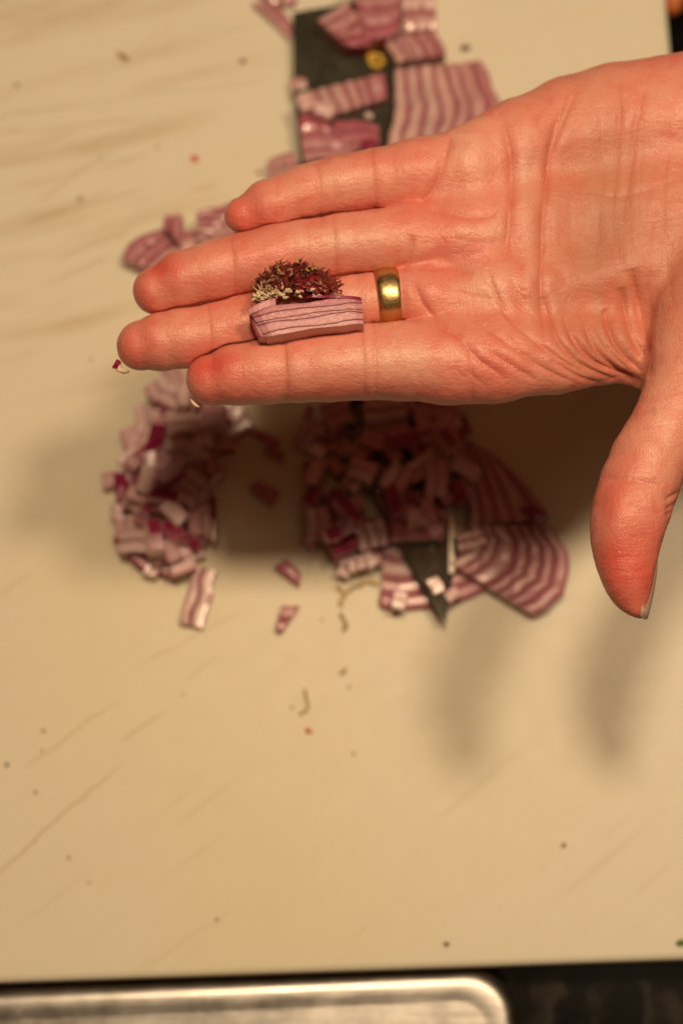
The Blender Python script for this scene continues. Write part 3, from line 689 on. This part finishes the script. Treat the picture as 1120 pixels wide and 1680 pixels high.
for _ in range(2):
    g, dd = grad(VV); st = np.clip(dd/((g*g).sum(1)+1e-6), -.8, .8)[:, None]*g; st[VV[:, 0] > hi[0]-4] = 0; VV = VV-st*.9
tmp = bpy.data.objects.new('tmp', np_mesh('tmp', VV, quads)); COL.objects.link(tmp)
md = tmp.modifiers.new('s', 'SUBSURF'); md.levels = 1; md.render_levels = 1
dg = bpy.context.evaluated_depsgraph_get(); ev = bpy.data.meshes.new_from_object(tmp.evaluated_get(dg))
nvv = len(ev.vertices); HV = np.empty(nvv*3, np.float32); ev.vertices.foreach_get('co', HV); HV = HV.reshape(-1, 3).astype(float)
bpy.data.objects.remove(tmp)
wrist_end = HV[:, 0] > hi[0]-4
g, dd = grad(HV); g2 = (g*g).sum(1)+1e-6
step = np.clip(dd/g2, -.6, .6)[:, None]*g; step[wrist_end] = 0; HV -= step*.9
Nn = g/(np.sqrt(g2)[:, None]+1e-9)
PX, PY = proj(HV)
view = (CAM-HV); view /= np.linalg.norm(view, axis=1)[:, None]
facing = np.clip(((Nn*view).sum(1)-.05)/.35, 0, 1)
disp = np.zeros(nvv)
crease = np.zeros(nvv)
def polydist(pts, m_):
    PX, PY = globals()['PX'][m_], globals()['PY'][m_]; P = np.array(pts, float); best = np.full(len(PX), 1e9); T = np.zeros(len(PX)); tl = 0; segs = [np.linalg.norm(P[i+1]-P[i]) for i in range(len(P)-1)]; tot = sum(segs)
    for i in range(len(P)-1):
        a, b = P[i], P[i+1]; ab = b-a; h = np.clip(((PX-a[0])*ab[0]+(PY-a[1])*ab[1])/(ab@ab), 0, 1)
        d = np.hypot(PX-a[0]-h*ab[0], PY-a[1]-h*ab[1]); mm_ = d < best
        best = np.where(mm_, d, best); T = np.where(mm_, (tl+h*segs[i])/tot, T); tl += segs[i]
    return best, T
def smoothpts(p):
    p = [np.array(q, float) for q in p]
    for _ in range(2):
        q = [p[0]]
        for a, b in zip(p[:-1], p[1:]): q += [a*.75+b*.25, a*.25+b*.75]
        q.append(p[-1]); p = q
    return p
wobx = np.array([0.0])
def groove(pts, wpx, dep, ridge=.35, fade=.18):
    global disp
    global crease
    sp_ = smoothpts(pts); A_ = np.array(sp_); mg_ = wpx*9+4; dep = dep*.78
    m_ = (facing > 0) & (PX > A_[:, 0].min()-mg_) & (PX < A_[:, 0].max()+mg_) & (PY > A_[:, 1].min()-mg_) & (PY < A_[:, 1].max()+mg_)
    if not m_.any(): return
    d, T = polydist(sp_, m_); ridge *= .45; wpx = wpx*1.15; f = np.clip(T/fade, 0, 1)*np.clip((1-T)/fade, 0, 1) if fade else 1
    f = np.sqrt(f) if fade else f
    disp[m_] += f*facing[m_]*(-dep*np.exp(-np.abs(d/(wpx*1.1))**1.4)-.3*dep*np.exp(-(d/(wpx*4))**2)+ridge*dep*np.exp(-((d-2.6*wpx)/(1.8*wpx))**2))
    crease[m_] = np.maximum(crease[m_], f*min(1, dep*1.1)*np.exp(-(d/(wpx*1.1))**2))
def bump(px, py, sx, sy, amp, ang=0):
    global disp
    c, s = math.cos(math.radians(ang)), math.sin(math.radians(ang)); x, y = PX-px, PY-py
    disp += amp*facing*np.exp(-((x*c+y*s)/sx)**2-((-x*s+y*c)/sy)**2)
# main palm creases
groove([(815, 185), (823, 196), (839, 254), (838, 308), (834, 379), (826, 430)], 5.5, 1.0, .5)
groove([(930, 150), (912, 200), (905, 235), (897, 285), (892, 340), (889, 397), (887, 442), (888, 495), (893, 560)], 5.5, 1.15, .5)
groove([(946, 143), (915, 218), (900, 260)], 4, .4)
groove([(892, 420), (920, 440), (935, 470)], 10, .5)
groove([(1036, 440), (1046, 490), (1053, 531), (1056, 567), (1058, 620)], 6, 1.6, .2)
# finger base creases
groove([(738, 225), (728, 263), (716, 303), (700, 325), (682, 339)], 4.5, .8)
groove([(690, 340), (740, 352), (785, 358), (816, 348)], 5.5, .75)
groove([(678, 385), (674, 410), (668, 432), (655, 446)], 4, .8, .1)
groove([(668, 440), (700, 437), (736, 435), (775, 452)], 6, .75)
groove([(676, 455), (687, 490), (709, 520), (738, 542), (760, 548)], 4.5, .8)
groove([(700, 527), (735, 538), (762, 560), (780, 590), (812, 607), (830, 625)], 5, .6)
groove([(720, 450), (745, 475), (780, 490), (820, 492)], 7, .4)
groove([(798, 440), (812, 480), (834, 526), (888, 567), (932, 598), (975, 622)], 4, .75)
groove([(770, 520), (821, 553), (870, 592), (915, 618), (950, 632)], 4, .6)
groove([(800, 575), (840, 600), (880, 625)], 4, .45)
groove([(740, 390), (790, 400), (830, 395)], 6, .3)
# folds converging on the thumb web
folds = [([(892, 486), (906, 544), (941, 589), (990, 622), (1035, 636)], 5, 1.3), ([(925, 515), (948, 565), (985, 602), (1044, 631)], 5, 1.5), ([(960, 525), (985, 580), (1018, 614), (1053, 630)], 5, 1.5),
         ([(992, 505), (1010, 560), (1048, 612)], 5, 1.4), ([(1020, 473), (1033, 531), (1053, 590)], 5, 1.3), ([(905, 590), (950, 622), (1000, 638)], 4, .8), ([(940, 540), (965, 580), (1000, 612)], 3, .7), ([(975, 520), (1000, 575), (1035, 612)], 3, .7)]
for p, w_, d_ in folds: groove(p, w_, d_, .55)
# long folds towards the wrist
groove([(1055, 142), (1040, 218), (1030, 299), (1020, 360)], 5, .55)
groove([(1013, 129), (1017, 196), (1010, 270), (1005, 360)], 5, .5)
groove([(985, 170), (990, 260), (980, 380), (975, 460)], 7, .35)
groove([(1075, 330), (1062, 400), (1060, 480), (1064, 560)], 8, .5)
groove([(1100, 220), (1085, 300), (1090, 420), (1105, 520)], 8, .35)
groove([(960, 300), (1010, 320), (1070, 310), (1118, 290)], 5, .3)
for k in range(14):
    x0 = 905+15*k; groove([(x0+rng.uniform(-9, 9), 230+rng.uniform(-70, 120)), (x0-8+rng.uniform(-9, 9), 330+rng.uniform(-30, 60)), (x0-4+rng.uniform(-14, 14), 430+rng.uniform(-60, 60))], rng.uniform(2, 5), rng.uniform(.05, .16), .45, .4)
for k in range(16):
    x0, y0 = rng.uniform(740, 870), rng.uniform(440, 610); L = rng.uniform(20, 50); groove([(x0, y0), (x0+L*.6, y0+L*.7), (x0+L, y0+L*1.4*.6)], 2, .2)
for k in range(20):
    x0, y0 = rng.uniform(690, 880), rng.uniform(230, 420); a = rng.uniform(-1.2, 1.2); L = rng.uniform(12, 34); groove([(x0, y0), (x0+L*math.cos(a), y0+L*math.sin(a))], 1.8, .12)
# finger joints
for a, b, w_, d_ in [((519, 268), (526, 364), 3.5, .38), ((608, 246), (616, 345), 4, .4), ((600, 250), (604, 340), 2.5, .2), ((378, 392), (386, 488), 3.5, .38), ((502, 366), (508, 460), 4, .35), ((545, 358), (550, 452), 3, .3), ((497, 366), (500, 455), 2.2, .18),
                    ((340, 500), (348, 592), 3.5, .35), ((466, 556), (470, 660), 3.5, .5), ((462, 560), (464, 655), 2, .2), ((592, 536), (597, 656), 3.5, .4), ((611, 533), (616, 658), 3, .36), ((770, 575), (772, 655), 4, .4), ((585, 452), (588, 528), 3, .25)]:
    groove([a, ((a[0]+b[0])/2+rng.uniform(1, 4), (a[1]+b[1])/2), b], w_, d_, .25, 0)
groove([(984, 783), (1021, 787), (1058, 791), (1085, 800)], 4, .35)
groove([(1030, 690), (1049, 676), (1075, 672)], 5, .35)
for y in (812, 828, 838): groove([(1095, y+6), (1125, y-10)], 2.6, .5, .5, 0)
# pads
bump(775, 275, 42, 55, 1.5, 0); bump(760, 395, 45, 28, .9); bump(790, 505, 50, 28, .6, 30); bump(860, 290, 14, 110, .5); bump(866, 470, 14, 90, .5)
bump(970, 400, 70, 150, -2.6, 8); bump(1000, 560, 45, 60, -.8); bump(930, 330, 50, 120, -.6); bump(725, 430, 30, 12, -.5); bump(1090, 260, 40, 110, .6)
bump(566, 304, 26, 40, .5); bump(450, 335, 36, 36, .5); bump(665, 288, 25, 40, .5); bump(300, 460, 45, 40, .5); bump(440, 424, 34, 40, .45); bump(610, 398, 38, 40, .5); bump(270, 560, 40, 36, .45); bump(400, 612, 42, 42, .5); bump(530, 602, 40, 50, .5); bump(690, 595, 50, 50, .6)
bump(1010, 850, 25, 60, .8, 10); bump(1060, 730, 40, 30, .4)
# squeezed flesh beside the ring
bump(603, 492, 7, 40, .35); bump(672, 488, 8, 40, .4); 
# organic unevenness, in all directions
nz_ = np.array([mnoise.noise(Vector(p)*.09)*.35+mnoise.noise(Vector(p)*.28)*.11+mnoise.noise(Vector((p[0]*.5, p[1]*1.1, p[2]*.8)))*.05 for p in HV])
disp = disp+nz_
disp[wrist_end] = 0; HV = HV+Nn*disp[:, None]
ev.vertices.foreach_set('co', (HV*MM).astype(np.float32).ravel()); ev.name = 'hand'
ev.polygons.foreach_set('use_smooth', np.ones(len(ev.polygons), bool)); ev.update()
# skin colour zones: flushed fingertips and pads, tan palm heel with its shade painted in
def zone(lst):
    z = np.zeros(nvv)
    for px, py, sx, sy, a in lst: z = np.maximum(z, a*np.exp(-((PX-px)/sx)**2-((PY-py)/sy)**2))
    return z
red = zone([(395, 352, 50, 34, .7), (262, 440, 55, 30, 1), (230, 500, 34, 50, .6), (215, 575, 40, 45, .7), (345, 600, 50, 34, 1), (380, 650, 120, 20, .6), (1030, 940, 70, 90, 1), (1000, 820, 40, 50, .7), (560, 650, 300, 16, .5), (740, 440, 60, 60, .35), (800, 600, 60, 60, .4), (720, 545, 40, 30, .4), (850, 450, 25, 90, .3), (940, 350, 30, 120, .25), (1005, 480, 20, 80, .45), (960, 500, 24, 60, .3), (690, 330, 40, 14, .5), (1060, 100, 60, 40, .3), (1040, 150, 30, 30, .35)])
shd = zone([(985, 390, 95, 210, 1), (990, 560, 80, 80, .8), (1090, 420, 60, 160, .6), (1120, 880, 26, 120, .5)])
pal = zone([(770, 255, 40, 50, .9), (760, 325, 60, 30, .7), (800, 470, 60, 40, .8), (790, 380, 50, 20, .7), (860, 330, 16, 120, .6), (870, 470, 16, 80, .7), (600, 300, 90, 20, .6), (560, 395, 110, 18, .7), (640, 590, 120, 30, .7), (330, 440, 40, 14, .5), (1000, 140, 90, 40, .6), (1080, 640, 24, 120, .8), (1060, 750, 40, 60, .6), (560, 490, 60, 20, .6)])
for nm, arr in (('pale', pal), ('flush', red), ('tan_shade', shd), ('crease', crease)):
    at_ = ev.attributes.new(nm, 'FLOAT', 'POINT'); at_.data.foreach_set('value', arr.astype(np.float32))
msk = mat('skin', (.80, .30, .20), .42, Subsurface_Weight=.16, Subsurface_Scale=.0014, Specular_IOR_Level=.5, Coat_Weight=.05, Coat_Roughness=.25)
msk.node_tree.nodes['Principled BSDF'].inputs['Subsurface Radius'].default_value = (1, .35, .18)
N = NT(msk); tcx = N.coord()
a1 = N.n('ShaderNodeAttribute', attribute_name='flush').outputs['Fac']; a2 = N.n('ShaderNodeAttribute', attribute_name='tan_shade').outputs['Fac']
c = N.mix(N.noise(tcx, 55, 4, .6), (.73, .225, .17), (.83, .39, .31))
c = N.mix(N.math('MULTIPLY', N.mr(N.noise(tcx, 170, 5, .7), .46, .68), .60), c, (.74, .15, .12))
a4 = N.n('ShaderNodeAttribute', attribute_name='pale').outputs['Fac']; c = N.mix(N.math('MULTIPLY', a4, N.mr(N.noise(tcx, 130, 4, .6), .3, .65, .2, .85), clamp=True), c, (.87, .57, .45))
c = N.mix(N.mr(N.noise(tcx, 28, 3, .5), .5, .72, 0, .5), c, (.78, .20, .15))
c = N.mix(N.math('MULTIPLY', a2, .9), c, N.mix(N.noise(tcx, 90, 4, .6), (.40, .17, .10), (.60, .29, .18)))
c = N.mix(N.math('MULTIPLY', a1, N.mr(N.noise(tcx, 120, 3, .6), .2, .7, .45, .95), clamp=True), c, (.70, .085, .065))
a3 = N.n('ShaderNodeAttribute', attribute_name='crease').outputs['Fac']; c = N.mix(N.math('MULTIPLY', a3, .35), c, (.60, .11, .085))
N.set('Base Color', c)
v1 = N.n('ShaderNodeTexVoronoi', feature='DISTANCE_TO_EDGE', i_Vector=N.coord((1.5, .8, 1)), i_Scale=1100).outputs[0]
v2 = N.n('ShaderNodeTexVoronoi', feature='DISTANCE_TO_EDGE', i_Vector=N.coord((.9, 1.3, 1), (0, 0, .6)), i_Scale=520).outputs[0]
ln = N.noise(N.coord((1300, 260, 600)), 1, 4, .65)
bp = N.bump(N.mr(v1, 0, .25), .00006, .7); bp = N.bump(N.mr(v2, 0, .18), .00007, .45, bp); bp = N.bump(ln, .00022, .6, bp)
bp = N.bump(N.noise(N.coord((240, 1500, 600)), 1, 4, .65), .0002, .55, bp); bp = N.bump(N.noise(tcx, 230, 4, .6), .0003, .4, bp)
N.set('Normal', bp)
N.set('Roughness', N.math('ADD', N.mr(N.noise(tcx, 180, 4, .6), .3, .7, .28, .46), N.math('MULTIPLY', a2, .14)))
ev.materials.clear(); ev.materials.append(msk)
hroot = at(1400, 320, Z0-20)
hand = bpy.data.objects.new('hand', ev); COL.objects.link(hand)
tag(hand, 'open palm up hand with reddened fingertips held above the board', 'hand')
# nails
mn = mat('fingernail', (.80, .52, .40), .25, Coat_Weight=.5, Subsurface_Weight=.2)
def nail(center, along, out, hl, hw, th=.5, curve=1.6):
    along = u2(along); out = u2(np.asarray(out)-np.dot(out, along)*along); side = np.cross(along, out); V, F = [], []
    n1, n2 = 8, 8
    for lev in (0, 1):
        for i in range(n1+1):
            s = -1+2*i/n1
            for j in range(n2+1):
                t = -1+2*j/n2; wv = hw*(1 if s > -.3 else math.sqrt(max(0, 1-((s+.3)/.75)**2))) * (1 if s < .6 else math.sqrt(max(.05, 1-((s-.6)/.55)**2)))
                V.append(np.asarray(center)+along*s*hl+side*t*wv+out*(-curve*t*t-.35*s*s+(th if lev else 0)))
    I = lambda l, i, j: l*(n1+1)*(n2+1)+i*(n2+1)+j
    for l in (0, 1):
        for i in range(n1):
            for j in range(n2):
                q = (I(l, i, j), I(l, i+1, j), I(l, i+1, j+1), I(l, i, j+1)); F.append(q if l else q[::-1])
    for i in range(n1):
        for j in (0, n2): F.append((I(0, i, j), I(0, i+1, j), I(1, i+1, j), I(1, i, j)))
    for j in range(n2):
        for i in (0, n1): F.append((I(0, i, j), I(0, i, j+1), I(1, i, j+1), I(1, i, j)))
    o = mesh_obj('fingernail', V, F, mn, None, smooth=True); recalc(o); o.parent = hand; return o
nail(at(1069, 968, Z0-7.2), at(1057, 1018, Z0-8)-at(1075, 922, Z0-6), (1, -.1, .35), 8.2, 4.4, .5, 1.3)
for ch, back in ((pinky, 2), (ringf, 2), (midf, 2), (indexf, 2)):
    tip, prev = ch.P[0], ch.P[back]; al = u2(tip-prev); nail(tip-al*1.5+np.array([0, 0, -ch.R[0]*.86]), al, (0, 0, -1), 5.6, 4.2)
# onion shred stuck on the middle fingertip
sh = back_chip('dark red onion shred stuck to the tip of the middle finger', [(183, 603), (192, 588), (199, 592), (197, 606)], 128, 1)
sh['group'] = 'onion shreds on the fingertips'
V, F = tube([at(198, 600, 129), at(194, 606, 129), at(204, 609, 128), at(212, 610, 127)], [.5, .8, .9, .3], 8)
tag(mesh_obj('onion_shred', V, F, M_pale, smooth=True, loc=at(198, 604, 129)), 'pale onion shred under the tip of the middle finger', 'onion shred', 'onion shreds on the fingertips')
V, F = tube([at(313, 655, 128), at(316, 660, 128), at(321, 665, 128), at(327, 668, 128)], [.2, .5, .5, .2], 8)
tag(mesh_obj('onion_shred', V, F, M_pale, smooth=True, loc=at(320, 662, 127)), 'pale onion shred under the tip of the index finger', 'onion shred', 'onion shreds on the fingertips')

# ------------------------------------------------------------------ gold ring round the finger
mg = mat('worn_gold', (.62, .44, .18), .2, 1.0)
N = NT(mg); tcx = N.coord(); N.set('Roughness', N.mr(N.noise(tcx, 500, 4, .7), .3, .7, .28, .40)); N.set('Base Color', N.mix(N.noise(tcx, 300, 3, .6), (.62, .42, .17), (.74, .54, .26)))
bp = N.bump(N.noise(tcx, 700, 4, .7), .00009, .5); bp = N.bump(N.noise(N.coord((300, 300, 2500)), 1, 2, .6), .0001, .5, bp); N.set('Normal', bp)
c0 = at(637, 489.5, Z0-2.6-7.6); axis = u2(at(680, 484, Z0-10)-at(596, 495, Z0-10)); rr = 44.5*depth(c0)/FPX
ua = u2(np.cross(axis, (0, 0, 1))); ub = np.cross(ua, axis)
prof = [(-3.6, -.25), (-3.65, .35), (-3.2, .85), (-2.0, 1.25), (0, 1.42), (2.0, 1.25), (3.2, .85), (3.65, .35), (3.6, -.25), (0, -.35)]
V, F = [], []; ns = 96
for i in range(ns):
    th = 2*math.pi*i/ns
    for ax, h_ in prof: V.append(c0+axis*ax+(ua*math.cos(th)+ub*math.sin(th)/1.04)*(rr+h_))
m_ = len(prof)
for i in range(ns):
    for k in range(m_): F.append((i*m_+k, i*m_+(k+1) % m_, ((i+1) % ns)*m_+(k+1) % m_, ((i+1) % ns)*m_+k))
rg = mesh_obj('wedding_ring', V, F, mg, smooth=True, loc=c0); recalc(rg)
tag(rg, 'wide worn gold band round the middle finger', 'ring')

# ------------------------------------------------------------------ the root end piece lying on the fingers
ZR = Z0-.5
Q = dict(h=7.2, bulge=.5, jag=.12, nv=16, tint0=.12, tint1=.95, gap=0, bev=0, wave=.22, group=None, fine=True)
Q['jag'] = .13
root = slab('cut root end of a red onion lying across the middle finger beside the ring', [(436, 552), (409, 508), (594, 486), (596, 530)], 5, z=(ZR-1.0, ZR+1.2, ZR+1.2, ZR-1.0), name='onion_root_end', cat='onion piece', **Q)
def extra_layer(quad, z, h, tint, nv=6, skin=True, topm=0):
    Qd = [at(q[0], q[1], z+h) for q in quad]; vs = np.linspace(0, 1, nv)
    A = np.array([(Qd[0]*(1-v)+Qd[3]*v)[:2] for v in vs])+rng.uniform(-.12, .12, (nv, 2)); B = np.array([(Qd[1]*(1-v)+Qd[2]*v)[:2] for v in vs])+rng.uniform(-.12, .12, (nv, 2))
    o = layer_mesh('onion_layer', A, B, np.full(nv, z+h)+rng.uniform(-.2, .2, nv), np.full(nv, z), tint, root, np.array(root.location)/MM, skin, 4, True); bevel(o, .15, 2, 35)
    if topm:
        o.data.polygons.foreach_set('material_index', [1]*len(o.data.polygons))
extra_layer([(424, 552), (412, 520), (424, 516), (436, 553)], ZR-1, 6.6, .3)
extra_layer([(437, 553), (426, 516), (436, 514), (446, 552)], ZR-1, 7.0, .5)
extra_layer([(408, 516), (407, 504), (452, 486), (452, 500)], ZR+.5, 8.0, .35)
extra_layer([(500, 488), (505, 483), (590, 485), (593, 491)], ZR+1, 7.4, 1.5, 10, True, 1)
# fibrous tuft: tangled dry threads, one part per look
def mound(x): return np.interp(x, [422, 434, 452, 480, 498, 516, 540, 556], [480, 455, 440, 434, 433, 443, 457, 465])
def tuft(name, n, xr, yf, colr, r0, zr, seed, length=(.6, 2.6), curlamp=1.0, up=.35, flat=0):
    R = random.Random(seed); AV, AF = [], []
    for _ in range(n):
        x = R.uniform(*xr); y0 = mound(x); y = y0+(488-y0)*R.uniform(*yf); hgt = 1-abs(x-485)/90
        p = at(x, y, ZR+zr[0]+(zr[1]-zr[0])*R.random()*hgt); th = R.gauss(math.pi/2, 1.1) if R.random() < up else R.uniform(0, 6.28)
        d = np.array([math.cos(th), math.sin(th), R.uniform(-.3, .7)]); L = R.uniform(*length); ph = [R.uniform(0, 6.28) for _ in range(3)]; fr = R.uniform(4, 11); am = curlamp*R.uniform(.4, 1.3); pts = []
        for k in range(8):
            s = k/7; pts.append(p+d*L*s+am*np.array([math.sin(fr*s+ph[0])-math.sin(ph[0]), math.sin(fr*s+ph[1])-math.sin(ph[1]), .8*(math.sin(fr*s+ph[2])-math.sin(ph[2]))])*.6)
        V, F = tube(pts, [r0*(1-.5*k/7)*R.uniform(.45, 1.5) for k in range(8)], 4)
        off = len(AV); AV += list(V); AF += [tuple(i+off for i in f) for f in F]
    m = mat(name+'_fibre', colr[0], .5); N = NT(m); N.set('Base Color', N.mix(N.mr(N.noise(N.coord(), 1100, 3, .7), .38, .62), colr[0], colr[1]))
    o = mesh_obj(name, AV, AF, m, root, loc=np.array(root.location)/MM); o['kind'] = 'stuff'; return o
tuft('dark_root_hairs', 460, (424, 535), (.0, .62), ((.030, .010, .007), (.16, .035, .018)), .19, (2.5, 6), 1)
tuft('red_root_hairs', 300, (424, 548), (.10, .75), ((.14, .010, .012), (.36, .045, .04)), .22, (2.5, 6.5), 2)
tuft('wine_root_flakes', 60, (450, 540), (.35, .8), ((.17, .006, .016), (.30, .02, .035)), .75, (3, 7.5), 6, (1.0, 2.4), .3)
tuft('golden_root_hairs', 5, (440, 515), (-.05, .15), ((.50, .34, .06), (.62, .46, .12)), .26, (6, 9), 3, (1, 2), .4)
tuft('tan_root_hairs', 14, (424, 540), (.1, .8), ((.40, .20, .11), (.60, .38, .24)), .20, (5, 9), 7)
tuft('pale_root_hairs', 26, (418, 464), (.70, .98), ((.55, .36, .22), (.78, .62, .44)), .28, (4, 8), 4, (1.2, 3.2), .4, 1)
tuft('side_root_hairs', 30, (530, 554), (.0, .5), ((.12, .02, .015), (.30, .06, .03)), .38, (4, 7), 5, (1.5, 3), .5, 0)
def crumbs(name, n, cols, rr_, seed):
    R = random.Random(seed); AV, AF = [], []
    for _ in range(n):
        x = R.uniform(424, 545); y0 = mound(x)+4; y = y0+(484-y0)*R.uniform(0, .85); p = at(x, y, ZR+3.2+4.0*(1-abs(x-485)/90)*R.uniform(.5, 1)); r = R.uniform(*rr_)
        m3 = [np.array([R.gauss(0, 1), R.gauss(0, 1), R.gauss(0, .8)])*r for _ in range(5)]; off = len(AV); AV += [p+q for q in m3]
        AF += [tuple(off+i for i in f) for f in ((0, 1, 2), (0, 2, 3), (1, 2, 3), (0, 1, 4), (1, 3, 4), (0, 3, 4))]
    m = mat(name+'_dry', cols[0], .5); N = NT(m); N.set('Base Color', N.mix(N.mr(N.noise(N.coord(), 700, 3, .7), .38, .62), *cols))
    o = mesh_obj(name, AV, AF, m, root, loc=np.array(root.location)/MM); o['kind'] = 'stuff'
crumbs('dark_root_crumbs', 340, ((.05, .012, .008), (.20, .03, .02)), (.25, .6), 21)
crumbs('pink_root_crumbs', 90, ((.50, .22, .18), (.30, .02, .03)), (.2, .45), 22)
bmc = bmesh.new(); bmesh.ops.create_icosphere(bmc, subdivisions=3, radius=1)
cc = at(486, 466, ZR+2.2); CV = []
for v in bmc.verts:
    q = np.array(v.co)*(1+.25*mnoise.noise(v.co*3)); CV.append(cc+q*np.array([8.2, 3.0, 2.2]))
CF = [tuple(v.index for v in f.verts) for f in bmc.faces]; bmc.free()
mesh_obj('root_plate', CV, CF, mat('root_plate_brown', (.12, .018, .018), .6), root, loc=np.array(root.location)/MM)
# white pith lumps
V, F = [], []
R = random.Random(9)
for k in range(50):
    bx = R.uniform(412, 470) if k < 38 else R.uniform(470, 530); by = 492-(bx-414)*.10+R.uniform(-9, 5); p = at(bx, by, ZR+R.uniform(4, 8)); a = R.uniform(-.5, .9)
    q = p+np.array([math.cos(a), math.sin(a), R.uniform(-.2, .4)])*R.uniform(.8, 2.0); v, f = tube([p, p*.6+q*.4+np.array([0, .2, .3]), q], [.2, R.uniform(.35, .7), .2], 6)
    off = len(V); V += list(v); F += [tuple(i+off for i in g_) for g_ in f]
po = mesh_obj('pith', V, F, M_pale, root, smooth=True, loc=np.array(root.location)/MM); po['kind'] = 'stuff'
